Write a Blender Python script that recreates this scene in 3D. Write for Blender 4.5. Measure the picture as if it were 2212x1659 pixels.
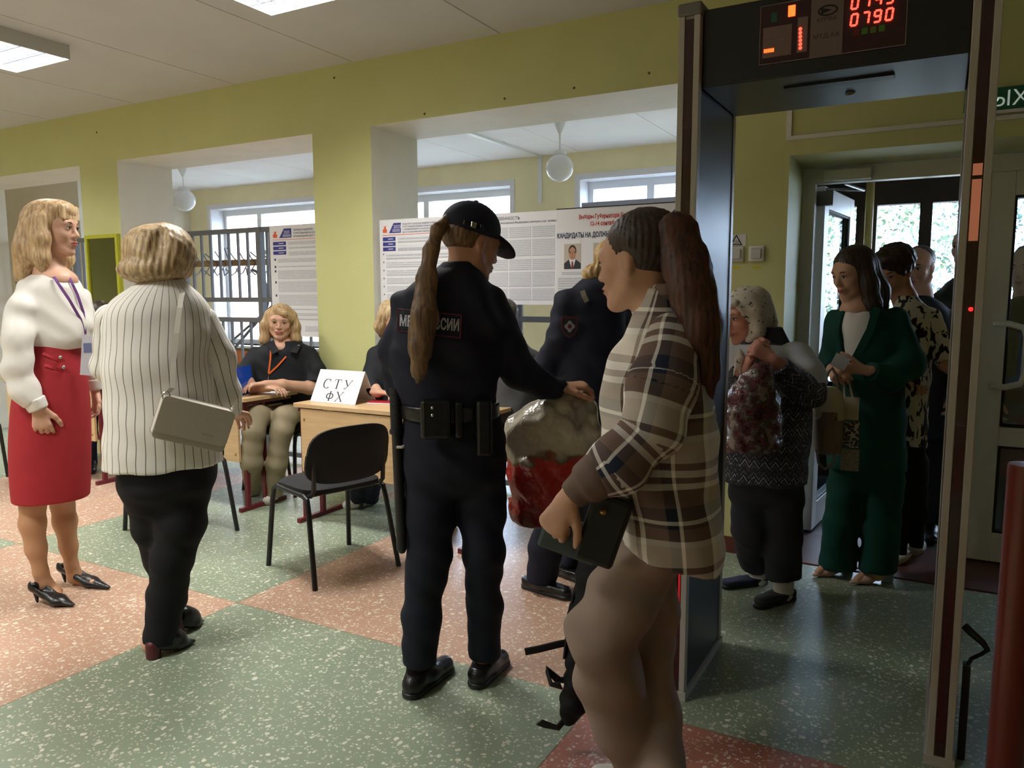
import bpy, math, random
import numpy as np
from mathutils import Vector, Matrix

for _o in list(bpy.data.objects):
    bpy.data.objects.remove(_o, do_unlink=True)
SC = bpy.context.scene
COL = SC.collection
random.seed(7)

# ------------------------------------------------------------------ camera
IW, IH = 2212, 1659
FPX = 1662.0
PITCH, YAW, ROLL, HC = math.radians(6.6), math.radians(29.0), math.radians(-0.15), 1.42
FW = np.array([-math.sin(YAW)*math.cos(PITCH), math.cos(YAW)*math.cos(PITCH), -math.sin(PITCH)])
_r0 = np.array([math.cos(YAW), math.sin(YAW), 0.0])
_u0 = np.cross(_r0, FW)
RT = math.cos(ROLL)*_r0 + math.sin(ROLL)*_u0
UP = math.cos(ROLL)*_u0 - math.sin(ROLL)*_r0
CAM = np.array([0.0, 0.0, HC])
cd = bpy.data.cameras.new('camera')
cd.sensor_width = 36.0
cd.lens = FPX/IW*36.0
cd.clip_start = 0.05
cd.clip_end = 200
cam = bpy.data.objects.new('camera', cd)
COL.objects.link(cam)
cam.matrix_world = Matrix(((RT[0], UP[0], -FW[0], 0), (RT[1], UP[1], -FW[1], 0), (RT[2], UP[2], -FW[2], HC), (0, 0, 0, 1)))
SC.camera = cam

# ------------------------------------------------------------------ sky, exposure
world = bpy.data.worlds.new('sky')
SC.world = world
world.use_nodes = True
_bg = world.node_tree.nodes['Background']
_bg.inputs['Color'].default_value = (0.72, 0.80, 1.0, 1)
_bg.inputs['Strength'].default_value = 21.0
SC.view_settings.view_transform = 'Standard'
SC.view_settings.look = 'None'
SC.view_settings.gamma = 1.0
SC.view_settings.use_curve_mapping = False
SC.view_settings.exposure = 0.12
LAMP_WATTS = 70.0

# ------------------------------------------------------------------ measuring helpers
def ray(px, py):
    return FW + RT*(px-IW/2)/FPX + UP*(IH/2-py)/FPX
def fl(px, py, z=0.0):
    d = ray(px, py); return CAM + d*((z-HC)/d[2])
def yp(px, py, Y):
    d = ray(px, py); return CAM + d*(Y/d[1])

# ------------------------------------------------------------------ materials
def lin(c):
    return tuple((v/255/12.92 if v/255 <= 0.04045 else ((v/255+0.055)/1.055)**2.4) for v in c)
class NT:
    def __init__(s, name):
        s.m = bpy.data.materials.new(name); s.m.use_nodes = True
        s.t = s.m.node_tree; s.b = s.t.nodes['Principled BSDF']
    def n(s, typ, **kw):
        nd = s.t.nodes.new('ShaderNode'+typ)
        for k, v in kw.items():
            if k.startswith('i_'):
                key = k[2:]
                key = int(key) if key.isdigit() else key.replace('_', ' ')
                nd.inputs[key].default_value = v
            else:
                setattr(nd, k, v)
        return nd
    def l(s, a, b):
        s.t.links.new(a, b)
    def math(s, op, a, b=None, c=None):
        nd = s.n('Math', operation=op)
        for i, v in enumerate((a, b, c)):
            if v is None: continue
            if isinstance(v, (int, float)): nd.inputs[i].default_value = v
            else: s.l(v, nd.inputs[i])
        return nd.outputs[0]
    def mix(s, fac, a, b):
        nd = s.n('Mix', data_type='RGBA')
        for i, v in ((0, fac), (6, a), (7, b)):
            if isinstance(v, (int, float)): nd.inputs[i].default_value = v
            elif isinstance(v, tuple): nd.inputs[i].default_value = v if len(v) == 4 else v+(1,)
            else: s.l(v, nd.inputs[i])
        return nd.outputs[2]
    def ramp(s, fac, stops, interp='LINEAR'):
        nd = s.n('ValToRGB'); cr = nd.color_ramp; cr.interpolation = interp
        while len(cr.elements) < len(stops): cr.elements.new(0.5)
        for e, (p, c) in zip(cr.elements, stops):
            e.position = p; e.color = c if len(c) == 4 else tuple(c)+(1,)
        s.l(fac, nd.inputs[0]); return nd.outputs[0]
    def pos(s, which='Object'):
        return s.n('TexCoord').outputs[which]
    def scaled(s, vec, sc, rot=(0, 0, 0)):
        nd = s.n('Mapping'); nd.inputs['Scale'].default_value = sc; nd.inputs['Rotation'].default_value = rot
        s.l(vec, nd.inputs[0]); return nd.outputs[0]
    def noise(s, vec, scale, detail=3, rough=0.5, out=0):
        nd = s.n('TexNoise'); nd.inputs['Scale'].default_value = scale; nd.inputs['Detail'].default_value = detail
        nd.inputs['Roughness'].default_value = rough
        s.l(vec, nd.inputs['Vector']); return nd.outputs[out]
    def bump(s, h, strength=0.3, dist=0.01):
        nd = s.n('Bump'); nd.inputs['Strength'].default_value = strength; nd.inputs['Distance'].default_value = dist
        s.l(h, nd.inputs['Height']); s.l(nd.outputs[0], s.b.inputs['Normal'])
    def set(s, **kw):
        for k, v in kw.items():
            s.b.inputs[k.replace('_', ' ')].default_value = v
        return s
    def color(s, c):
        if isinstance(c, tuple): s.b.inputs['Base Color'].default_value = c+(1,) if len(c) == 3 else c
        else: s.l(c, s.b.inputs['Base Color'])

def M(name, col, rough=0.6, metal=0.0, var=0.0, vs=6.0, bump=0.0, bs=40.0, stretch=(1, 1, 1), spec=0.5, bd=0.01):
    t = NT(name); c = lin(col)
    t.set(Roughness=rough, Metallic=metal)
    t.b.inputs['Specular IOR Level'].default_value = spec
    if var or bump:
        p = t.scaled(t.pos(), stretch)
    if var:
        f = t.noise(p, vs, 4)
        lo = tuple(max(0, v*(1-var)) for v in c); hi = tuple(min(1, v*(1+var)) for v in c)
        t.color(t.ramp(f, [(0.3, lo), (0.7, hi)]))
    else:
        t.color(c)
    if bump:
        t.bump(t.noise(p, bs, 4), bump, bd)
    return t.m
def emit(name, col, strength):
    t = NT(name); t.color(lin(col)); t.b.inputs['Emission Color'].default_value = lin(col)+(1,)
    t.b.inputs['Emission Strength'].default_value = strength; return t.m

def glass_mat(name, tint=(235, 242, 245), gloss=0.10, rough=0.02):
    t = NT(name)
    tr = t.n('BsdfTransparent'); tr.inputs[0].default_value = lin(tint)+(1,)
    gl = t.n('BsdfGlossy'); gl.inputs['Roughness'].default_value = rough
    mx = t.n('MixShader'); mx.inputs[0].default_value = gloss
    t.l(tr.outputs[0], mx.inputs[1]); t.l(gl.outputs[0], mx.inputs[2])
    t.l(mx.outputs[0], t.t.nodes['Material Output'].inputs['Surface'])
    return t.m

# ------------------------------------------------------------------ object helpers
BASE = {}
def tag(o, label=None, cat=None, group=None, kind=None):
    if label: o['label'] = label
    if cat: o['category'] = cat
    if group: o['group'] = group
    if kind: o['kind'] = kind
    return o
def thing(name, base, label, cat, group=None, kind=None):
    o = bpy.data.objects.new(name, None); COL.objects.link(o)
    o.empty_display_size = 0.1
    o.location = Vector(base); BASE[o.name] = np.array(base, float)
    return tag(o, label, cat, group, kind)
def mesh_obj(name, V, F, mat, parent=None, base=None, smooth=False, attrs=None):
    V = np.asarray(V, float).reshape(-1, 3)
    if parent is not None: b = BASE[parent.name]
    elif base is not None: b = np.array(base, float)
    else: b = np.array([(V[:, 0].min()+V[:, 0].max())/2, (V[:, 1].min()+V[:, 1].max())/2, V[:, 2].min()])
    me = bpy.data.meshes.new(name)
    if isinstance(F, np.ndarray):
        n = len(F); kk = F.shape[1]
        me.vertices.add(len(V)); me.vertices.foreach_set('co', (V-b).astype(np.float32).ravel())
        me.loops.add(n*kk); me.loops.foreach_set('vertex_index', F.astype(np.int32).ravel())
        me.polygons.add(n); me.polygons.foreach_set('loop_start', (np.arange(n)*kk).astype(np.int32))
        me.update(calc_edges=True)
    else:
        me.from_pydata((V-b).tolist(), [], F); me.update()
    if smooth: me.polygons.foreach_set('use_smooth', [True]*len(me.polygons))
    if attrs:
        for an, A in attrs.items():
            at = me.attributes.new(an, 'FLOAT_VECTOR', 'POINT')
            at.data.foreach_set('vector', np.asarray(A, np.float32).ravel())
    if mat is not None: me.materials.append(mat)
    o = bpy.data.objects.new(name, me); COL.objects.link(o)
    if parent is not None: o.parent = parent
    else: o.location = Vector(b)
    BASE[o.name] = b
    return o
def nrm(v):
    v = np.asarray(v, float); return v/max(1e-9, np.linalg.norm(v))
class MB:
    def __init__(s): s.V = []; s.F = []
    def add(s, V, F):
        o = len(s.V); s.V += [tuple(map(float, v)) for v in V]; s.F += [tuple(i+o for i in f) for f in F]; return s
    def box(s, x0, x1, y0, y1, z0, z1):
        return s.obox(((x0+x1)/2, (y0+y1)/2, (z0+z1)/2), ((x1-x0)/2, 0, 0), (0, (y1-y0)/2, 0), (0, 0, (z1-z0)/2))
    def obox(s, c, a, b, d):
        c, a, b, d = (np.asarray(q, float) for q in (c, a, b, d))
        V = [c+i*a+j*b+k*d for k in (-1, 1) for j in (-1, 1) for i in (-1, 1)]
        F = [(0, 2, 3, 1), (4, 5, 7, 6), (0, 1, 5, 4), (2, 6, 7, 3), (0, 4, 6, 2), (1, 3, 7, 5)]
        if np.dot(np.cross(a, b), d) < 0: F = [f[::-1] for f in F]
        return s.add(V, F)
    def tube(s, pts, r, seg=10, flat=None):
        pts = [np.asarray(p, float) for p in pts]; n = len(pts)
        rr = r if hasattr(r, '__len__') else [r]*n
        V = []; prev = None
        for i, p in enumerate(pts):
            t = nrm(pts[min(i+1, n-1)]-pts[max(i-1, 0)])
            if prev is None:
                a = np.array([0, 0, 1.0]) if abs(t[2]) < 0.9 else np.array([1.0, 0, 0])
                if flat is not None: a = np.asarray(flat[0], float)
                u = nrm(np.cross(np.cross(t, a), t))
            else:
                u = nrm(prev-t*np.dot(prev, t))
            prev = u; v = np.cross(t, u)
            fu, fv = (1, 1) if flat is None else (flat[1], flat[2])
            for k in range(seg):
                an = 2*math.pi*k/seg
                V.append(p+rr[i]*(fu*math.cos(an)*u+fv*math.sin(an)*v))
        F = []
        for i in range(n-1):
            for k in range(seg):
                k2 = (k+1) % seg
                F.append((i*seg+k, i*seg+k2, (i+1)*seg+k2, (i+1)*seg+k))
        F.append(tuple(range(seg))[::-1]); F.append(tuple((n-1)*seg+k for k in range(seg)))
        return s.add(V, F)
    def strip(s, pts, w, th, side):
        """ribbon of width w, thickness th; side = direction(s) of the width"""
        pts = [np.asarray(p, float) for p in pts]; n = len(pts); V = []
        for i, p in enumerate(pts):
            t = nrm(pts[min(i+1, n-1)]-pts[max(i-1, 0)])
            sd = np.asarray(side[i] if isinstance(side, list) else side, float)
            sd = nrm(sd-t*np.dot(sd, t)); nn = np.cross(t, sd)
            for a, b in ((-1, -1), (1, -1), (1, 1), (-1, 1)):
                V.append(p+sd*a*w/2+nn*b*th/2)
        F = []
        for i in range(n-1):
            for k in range(4):
                k2 = (k+1) % 4
                F.append((i*4+k, i*4+k2, (i+1)*4+k2, (i+1)*4+k))
        F.append((3, 2, 1, 0)); F.append(tuple((n-1)*4+k for k in range(4)))
        return s.add(V, F)
    def lathe(s, prof, c, seg=20, ax=((1, 0, 0), (0, 1, 0), (0, 0, 1))):
        c = np.asarray(c, float); X, Y, Z = (np.asarray(a, float) for a in ax); V = []
        for (r, z) in prof:
            for k in range(seg):
                an = 2*math.pi*k/seg
                V.append(c+X*r*math.cos(an)+Y*r*math.sin(an)+Z*z)
        F = []; n = len(prof)
        for i in range(n-1):
            for k in range(seg):
                k2 = (k+1) % seg
                F.append((i*seg+k, i*seg+k2, (i+1)*seg+k2, (i+1)*seg+k))
        if prof[0][0] > 1e-6: F.append(tuple(range(seg))[::-1])
        if prof[-1][0] > 1e-6: F.append(tuple((n-1)*seg+k for k in range(seg)))
        return s.add(V, F)
    def prism(s, poly, o, u, v, n, d):
        """2d polygon poly in frame (o;u,v), from 0 to d along n"""
        o, u, v, n = (np.asarray(q, float) for q in (o, u, v, n)); m = len(poly)
        ar = sum(poly[i][0]*poly[(i+1) % m][1]-poly[(i+1) % m][0]*poly[i][1] for i in range(m))
        if ar*np.dot(np.cross(u, v), n)*d < 0: poly = poly[::-1]
        V = [o+u*a+v*b for a, b in poly]+[o+u*a+v*b+n*d for a, b in poly]
        F = [tuple(range(m))[::-1], tuple(range(m, 2*m))]
        for i in range(m):
            j = (i+1) % m; F.append((i, j, j+m, i+m))
        return s.add(V, F)
    def ell(s, c, r, ax=((1, 0, 0), (0, 1, 0), (0, 0, 1)), seg=14, rings=9):
        c = np.asarray(c, float); A = [np.asarray(a, float)*q for a, q in zip(ax, r)]; V = []; F = []
        V.append(c-A[2])
        for i in range(1, rings):
            th = math.pi*i/rings-math.pi/2
            for k in range(seg):
                an = 2*math.pi*k/seg
                V.append(c+A[0]*math.cos(th)*math.cos(an)+A[1]*math.cos(th)*math.sin(an)+A[2]*math.sin(th))
        V.append(c+A[2]); top = len(V)-1
        for k in range(seg):
            k2 = (k+1) % seg
            F.append((0, 1+k2, 1+k)); F.append((top, 1+(rings-2)*seg+k, 1+(rings-2)*seg+k2))
            for i in range(rings-2):
                F.append((1+i*seg+k, 1+i*seg+k2, 1+(i+1)*seg+k2, 1+(i+1)*seg+k))
        return s.add(V, F)
    def build(s, name, mat, parent=None, smooth=False, bevel=0.0, base=None):
        o = mesh_obj(name, s.V, s.F, mat, parent, base)
        if smooth:
            o.data.polygons.foreach_set('use_smooth', [True]*len(o.data.polygons))
            o.data.set_sharp_from_angle(angle=math.radians(40))
        if bevel:
            b = o.modifiers.new('bevel', 'BEVEL'); b.width = bevel; b.segments = 2; b.limit_method = 'ANGLE'
        return o
def struct(o):
    o['kind'] = 'structure'; return o
def copy_tree(o, parent=None, off=(0, 0, 0), label=None):
    c = o.copy(); COL.objects.link(c); c.parent = parent
    if parent is None:
        c.location = Vector(o.location)+Vector(off)
        if label: c['label'] = label
    for ch in list(o.children): copy_tree(ch, c)
    return c
def text(body, size, o, u, v, mat, name, parent, align='CENTER', wide=1.0, depth=0.0008, bold=0.0):
    """flat lettering: baseline start/centre at o, along u, up v"""
    cu = bpy.data.curves.new('txt', 'FONT'); cu.body = body; cu.size = size; cu.align_x = align
    cu.resolution_u = 3; cu.offset = bold*size
    ob = bpy.data.objects.new('txt', cu); COL.objects.link(ob)
    dg = bpy.context.evaluated_depsgraph_get()
    me = bpy.data.meshes.new_from_object(ob.evaluated_get(dg))
    n = len(me.vertices); co = np.zeros(n*3, np.float32); me.vertices.foreach_get('co', co); co = co.reshape(-1, 3)
    F = [tuple(p.vertices) for p in me.polygons]
    bpy.data.objects.remove(ob, do_unlink=True); bpy.data.curves.remove(cu); bpy.data.meshes.remove(me)
    o, u, v = (np.asarray(q, float) for q in (o, u, v)); nn = np.cross(u, v)
    V = o+co[:, :1]*wide*u+co[:, 1:2]*v+nn*depth
    return mesh_obj(name, V, F, mat, parent)
# ================================================================== materials of the room
m_yellow = M('yellow_paint', (202, 203, 142), 0.55, var=0.03, vs=3, bump=0.08, bs=90)
m_cream = M('cream_paint', (222, 214, 196), 0.6, var=0.04, vs=4, bump=0.08, bs=70)
m_back = M('pale_yellow_paint', (236, 224, 182), 0.6, var=0.06, vs=2.5, bump=0.08, bs=70)
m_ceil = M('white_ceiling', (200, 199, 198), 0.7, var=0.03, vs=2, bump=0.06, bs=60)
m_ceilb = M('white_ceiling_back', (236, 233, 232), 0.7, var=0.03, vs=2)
m_pvc = M('white_plastic', (225, 225, 222), 0.35)
m_sill = M('white_reveal', (226, 224, 228), 0.5)
m_dark = M('dark_board', (38, 32, 30), 0.6, var=0.15)
m_grey = M('grey_metal', (112, 114, 118), 0.45, metal=0.3)
m_black = M('black_plastic', (24, 25, 28), 0.42)
m_blackf = M('black_upholstery', (27, 27, 30), 0.8, bump=0.25, bs=300, bd=0.002)
m_red = M('dark_red_metal', (104, 24, 36), 0.4)
m_wood = M('light_beech', (205, 172, 128), 0.4, var=0.10, vs=5, stretch=(1, 6, 14))
m_woodedge = M('beech_edge', (188, 148, 100), 0.45)
m_chrome = M('chrome', (190, 190, 190), 0.2, metal=1.0)
m_white = M('white_paper', (232, 232, 236), 0.7)
m_glass = glass_mat('window_glass')
m_brass = M('brass_bolt', (170, 130, 70), 0.35, metal=0.9)
m_ink = M('black_ink', (30, 30, 34), 0.7)
m_greyink = M('grey_ink', (120, 122, 135), 0.7)
m_redink = M('red_ink', (200, 48, 44), 0.7)
m_orangeink = M('orange_ink', (222, 100, 60), 0.7)
m_blueink = M('blue_ink', (56, 58, 140), 0.6)
m_navyink = M('navy_ink', (48, 50, 92), 0.7)

def terrazzo(name, base, chip, dens=0.5):
    t = NT(name); g = t.n('NewGeometry').outputs['Position']
    wn = t.noise(g, 16, 2, out=1)
    wv = t.n('VectorMath', operation='MULTIPLY_ADD'); t.l(wn, wv.inputs[0]); wv.inputs[1].default_value = (0.035, 0.035, 0); t.l(g, wv.inputs[2])
    flat = t.scaled(wv.outputs[0], (1, 1, 0))
    def chips(scale, thr):
        v = t.n('TexVoronoi'); v.inputs['Scale'].default_value = scale; v.inputs['Randomness'].default_value = 1
        t.l(flat, v.inputs['Vector'])
        rnd = t.n('SeparateColor'); t.l(v.outputs['Color'], rnd.inputs[0])
        lim = t.math('MULTIPLY', rnd.outputs[0], thr)
        return t.math('LESS_THAN', v.outputs['Distance'], lim), rnd.outputs[1]
    a, ra = chips(34, 0.34*dens*2)
    b, rb = chips(85, 0.50*dens*2)
    big = t.noise(g, 1.3, 4)
    bc = t.mix(big, tuple(v*0.82 for v in lin(base)), tuple(v*1.15 for v in lin(base)))
    fine = t.noise(g, 240, 2)
    bc = t.mix(t.math('MULTIPLY', fine, 0.25), bc, lin((120, 110, 96)))
    cb = t.mix(rb, tuple(v*0.6 for v in lin(chip)), lin(chip))
    ca = t.mix(ra, tuple(v*0.75 for v in lin(chip)), lin(chip))
    c = t.mix(t.math('MULTIPLY', b, 0.75), bc, cb)
    c = t.mix(t.math('MULTIPLY', a, 0.9), c, ca)
    t.color(c)
    t.l(t.math('ADD', t.math('MULTIPLY', big, 0.25), 0.22), t.b.inputs['Roughness'])
    t.bump(t.noise(g, 5, 3), 0.03, 0.01)
    return t.m
m_green = terrazzo('green_terrazzo', (138, 154, 130), (222, 220, 200))
m_pink = terrazzo('pink_terrazzo', (188, 150, 126), (228, 214, 190), 0.56)
m_redt = terrazzo('red_terrazzo', (168, 104, 84), (214, 198, 176), 0.5)
m_groove = M('floor_joint', (132, 126, 112), 0.7)

# ================================================================== floor: checkerboard of poured terrazzo panels
XB, YB = -2.79, 2.39
floor = struct(MB().box(-14.0, 3.2, -4.5, 4.73, -0.10, -0.004).box(-14.0, -1.3, 4.73, 8.3, -0.10, -0.004).build('floor', m_groove))
for i in range(-7, 4):
    for j in range(-4, 4):
        x0, x1, y0, y1 = XB+1.8*i, XB+1.8*(i+1), YB+1.8*j, YB+1.8*(j+1)
        x0, x1, y0, y1 = max(x0, -14), min(x1, 3.2), max(y0, -4.5), min(y1, 8.3)
        if y0 >= 4.1: x1 = min(x1, -1.3)
        if x1-x0 < 0.1 or y1-y0 < 0.1: continue
        mm = m_green if (i+j) % 2 == 1 else m_pink
        if (i, j) in ((1, -1), (2, -2), (1, -3)): mm = m_redt
        b = MB().box(x0+0.001, x1-0.001, y0+0.001, y1-0.001, -0.003, 0.0)
        b.build('terrazzo_panel', mm, floor)
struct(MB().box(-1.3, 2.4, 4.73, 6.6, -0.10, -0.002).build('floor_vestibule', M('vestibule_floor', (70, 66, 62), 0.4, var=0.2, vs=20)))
struct(MB().box(-0.71, 1.2, 4.2, 4.75, -0.01, 0.006).build('trim_1', M('threshold_red_brown', (92, 48, 38), 0.5)))

# ================================================================== ceiling in slabs
ceil = struct(MB().box(-14, 3.2, -4.5, 8.3, 3.0, 3.1).build('ceiling', m_groove))
xs = [-14.0]+[-5.84-1.17*k for k in range(6, 0, -1)]+[-5.84, -4.67, -3.545, -2.40, -1.23, -0.06, 1.11, 2.28, 3.2]
for a, b in zip(xs[:-1], xs[1:]):
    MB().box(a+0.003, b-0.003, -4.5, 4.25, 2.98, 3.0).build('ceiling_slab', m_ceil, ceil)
    if b < -1.0:
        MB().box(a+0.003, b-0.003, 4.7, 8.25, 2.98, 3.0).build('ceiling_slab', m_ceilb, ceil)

# ================================================================== beam, columns, door wall
def two_tone(name, bx, front, rest, parent=None):
    m = MB(); m.box(*bx); o = m.build(name, rest, parent); o.data.materials.append(front)
    for p in o.data.polygons:
        if p.normal.y < -0.9: p.material_index = 1
    return o
beam = struct(two_tone('wall_beam', (-14, 3.2, 4.2, 4.73, 2.55, 2.99), m_yellow, m_cream))
for px, py in ((722, 168), (209, 286), (1402, 158), (917, 246), (1090, 213), (1240, 190)):
    q = yp(px, py, 4.2)
    MB().lathe([(0.008, 0), (0.006, 0.004), (0.003, 0.005)], q, 8, ((1, 0, 0), (0, 0, 1), (0, -1, 0))).build('plugged_hole', M('hole', (96, 84, 54), 0.8), beam)
for k, x0 in enumerate((-9.34, -6.64, -3.93)):
    struct(two_tone('wall_column_%s' % ('far', 'middle', 'near')[k], (x0, x0+0.52, 4.2, 4.73, 0, 2.55), m_yellow, m_cream))
struct(MB().box(-1.22, -0.71, 4.2, 4.73, 0, 2.55).build('wall_door_pier', m_yellow))
struct(MB().box(-0.71, 1.2, 4.2, 4.73, 2.12, 2.55).build('wall_door_lintel', m_yellow))
struct(MB().box(1.2, 3.2, 4.2, 4.73, 0, 2.55).build('wall_door_side', m_yellow))
struct(MB().box(-1.2205, -0.715, 4.188, 4.2, 0, 0.09).build('baseboard_door', M('brown_baseboard', (96, 46, 38), 0.5)))
# the rest of the hall, behind and beside the photographer
struct(MB().box(-14, 3.2, -4.6, -4.5, 0, 3.0).build('wall_rear', m_yellow))
struct(MB().box(-14.1, -14, -4.6, 8.3, 0, 3.0).build('wall_left', m_yellow))
struct(MB().box(3.2, 3.3, -4.6, 4.73, 0, 3.0).build('wall_right', m_yellow))

# ================================================================== cloakroom behind the columns
YW, YO = 7.97, 8.27
WIN = [(-9.5, -7.42), (-6.55, -4.43), (-3.56, -1.5)]
ZS, ZT = 0.70, 2.69
w = MB()
w.box(-14, -1.2, YW, YO, 0, ZS); w.box(-14, -1.2, YW, YO, ZT, 3.0)
ed = [-14]+[v for a in WIN for v in a]+[-1.2]
for a, b in zip(ed[0::2], ed[1::2]): w.box(a, b, YW, YO, ZS, ZT)
struct(w.build('wall_back', m_back))
struct(MB().box(-1.3, -1.2, 4.73, YO, 0, 3.0).build('wall_cloakroom_end', m_back))
struct(MB().box(-12.15, -9.95, 6.25, 7.97, 0, 2.98).build('wall_cloakroom_block', m_cream))
for k, (a, b) in enumerate(WIN):
    o = MB().box(a-0.055, a, YW-0.012, YW, ZS-0.02, ZT+0.055).box(b, b+0.055, YW-0.012, YW, ZS-0.02, ZT+0.055).box(a, b, YW-0.012, YW, ZT, ZT+0.055)
    # reveal lining
    o.box(a, a+0.008, YW, YO-0.07, ZS, ZT).box(b-0.008, b, YW, YO-0.07, ZS, ZT).box(a, b, YW, YO-0.07, ZT-0.008, ZT)
    root = struct(o.build('window_%d' % (k+1), m_sill))
    f = MB(); y0, y1 = YO-0.07, YO
    f.box(a+.008, a+0.07, y0, y1, ZS, ZT-.008).box(b-0.07, b-.008, y0, y1, ZS, ZT-.008).box(a+0.07, b-0.07, y0, y1, ZT-0.09, ZT-.008).box(a+0.07, b-0.07, y0, y1, ZS, ZS+0.07)
    f.build('window_frame', m_pvc, root)
    for q in (a+(b-a)*0.36,):
        MB().box(q-0.04, q+0.04, y0, y1, ZS+0.07, ZT-0.09).build('mullion', m_pvc, root)
        MB().box(q+0.04, b-0.07, y0, y1, 2.02, 2.08).build('transom', m_pvc, root)
        MB().box(a+0.07, q-0.04, y0+0.03, y0+0.036, ZS+0.07, ZT-0.09).build('pane', m_glass, root)
        MB().box(q+0.04, b-0.07, y0+0.03, y0+0.036, ZS+0.07, 2.02).build('pane', m_glass, root)
        MB().box(q+0.04, b-0.07, y0+0.03, y0+0.036, 2.08, ZT-0.09).build('pane', m_glass, root)
    MB().box(a-0.06, b+0.06, YW-0.14, YO-0.07, ZS-0.035, ZS).build('window_sill', m_pvc, root, bevel=0.006)
# orange slatted radiator screen under the first window
rs = thing('radiator_screen', (-8.4, 7.9, 0), 'orange varnished slatted wooden radiator screen below the barred window', 'radiator screen')
m_orw = M('orange_varnished_wood', (186, 106, 40), 0.4, var=0.15, vs=4, stretch=(8, 8, 1))
for k in range(17):
    x = -9.4+k*0.12
    MB().box(x, x+0.085, 7.84, 7.86, 0.12, 0.6).build('slat', m_orw, rs)
MB().box(-9.45, -7.35, 7.86, 7.9, 0.56, 0.63).build('rail', m_orw, rs)
MB().box(-9.45, -7.35, 7.86, 7.9, 0.08, 0.15).build('rail', m_orw, rs)
for x in (-9.42, -7.42): MB().box(x, x+0.05, 7.86, 7.965, 0, 0.6).build('upright', m_orw, rs)
# conduits
tag(MB().box(-4.06, -4.02, 6.3, 7.955, 2.955, 2.98).box(-4.06, -4.02, 7.945, 7.97, 2.45, 2.98).build('cable_duct', m_pvc), 'thin white cable duct running down the cloakroom wall beside the globe lamp', 'cable duct')
tag(MB().box(-0.73, -0.705, 4.187, 4.2, 2.215, 2.55).box(-0.73, 1.6, 4.187, 4.2, 2.195, 2.215).build('cable_duct', m_pvc), 'white cable duct running along the yellow wall above the doorway', 'cable duct')
# globe lamps
m_opal = NT('opal_glass').set(Roughness=0.12); m_opal.color(lin((226, 224, 224))); m_opal = m_opal.m
def globe(x, y, zc, r, label):
    t = thing('globe_lamp', (x, y, 2.98), label, 'lamp', 'globe pendants in the cloakroom')
    MB().lathe([(0.055, 2.98), (0.05, 2.955), (0.022, 2.89), (0.012, 2.87)], (x, y, 0), 16).build('canopy', m_pvc, t, True)
    MB().tube([(x, y, 2.88), (x, y, zc+r*0.9)], 0.008, 8).build('stem', m_pvc, t, True)
    MB().lathe([(0.05, zc+r*0.86), (0.062, zc+r*0.90), (0.062, zc+r*1.12), (0.03, zc+r*1.2)], (x, y, 0), 18).build('collar', m_pvc, t, True)
    MB().ell((x, y, zc), (r, r, r), seg=28, rings=18).build('shade', m_opal, t, True)
globe(-3.1, 6.5, 2.57, 0.125, 'white glass globe lamp hanging on a stem above the election boards')
globe(-8.21, 6.5, 2.59, 0.135, 'white glass globe lamp half hidden behind the middle column')

# ------------------------------------------------------------------ steel bar screens between the columns
def grille(x0, x1, y, label, step=0.112, tops=((1.40, 1.98), (0.08, 1.21)), rails=(1.98, 1.385, 1.21, 0.06), posts=None):
    t = thing('steel_bar_screen', ((x0+x1)/2, y, 0), label, 'barrier', 'steel bar screens between the columns')
    for z in rails: MB().box(x0, x1, y-0.02, y+0.02, z-0.02, z+0.02).build('rail', m_grey, t)
    for x in (posts or (x0, (x0+x1)/2, x1)): MB().box(x-0.025, x+0.025, y-0.025, y+0.025, 0, rails[0]+0.02).build('post', m_grey, t)
    n = int((x1-x0)/step)
    for a, b in tops:
        first = None
        for k in range(1, n):
            x = x0+(x1-x0)*k/n
            if first is None:
                first = MB().box(x-0.009, x+0.009, y-0.009, y+0.009, a, b).build('bar', m_grey, t); fx = x
            else:
                c = first.copy(); COL.objects.link(c); c.location = Vector((x-fx, 0, 0))
    return t
grille(-6.09, -3.99, 4.80, 'grey steel bar screen between the mirror column and the near yellow column', posts=(-6.09, -5.12, -4.97, -3.99))
grille(-8.8, -6.68, 4.80, 'grey steel bar screen at the far left behind the woman in the red skirt')
grille(-3.37, -1.27, 4.80, 'grey steel bar screen behind the large election boards', step=0.26, tops=((1.25, 1.86), (0.08, 1.25)), rails=(1.86, 1.25, 0.06), posts=(-3.37, -2.62, -1.27))
# coat rack with wire hooks behind the bars
cr = thing('coat_rack', (-7.2, 6.3, 0), 'coat rack with many bare wire hooks behind the steel bars', 'coat rack')
MB().box(-8.1, -6.2, 6.27, 6.33, 1.76, 1.83).build('rail', M('worn_wood', (150, 116, 78), 0.6, var=0.2), cr)
for x in (-8.05, -6.25):
    MB().tube([(x, 6.3, 0.03), (x, 6.3, 1.78)], 0.018, 8).build('post', m_grey, cr, True)
    MB().box(x-0.02, x+0.02, 6.0, 6.6, 0, 0.03).build('foot', m_grey, cr)
for k in range(15):
    x = -8.0+k*0.122; s = 0.05*math.sin(k*2.1)
    MB().tube([(x, 6.27, 1.79), (x+s*0.3, 6.2, 1.84), (x+s, 6.13, 1.93+0.03*math.sin(k))], 0.007, 6).build('hook', m_grey, cr, True)
    MB().tube([(x, 6.27, 1.78), (x, 6.2, 1.68), (x, 6.15, 1.65), (x+s, 6.1, 1.72)], 0.007, 6).build('hook', m_grey, cr, True)
arc = [(-6.95+0.3*math.sin(a), 6.32, 1.42+0.3*math.cos(a)) for a in np.linspace(0.2, 2.6, 12)]
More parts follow.
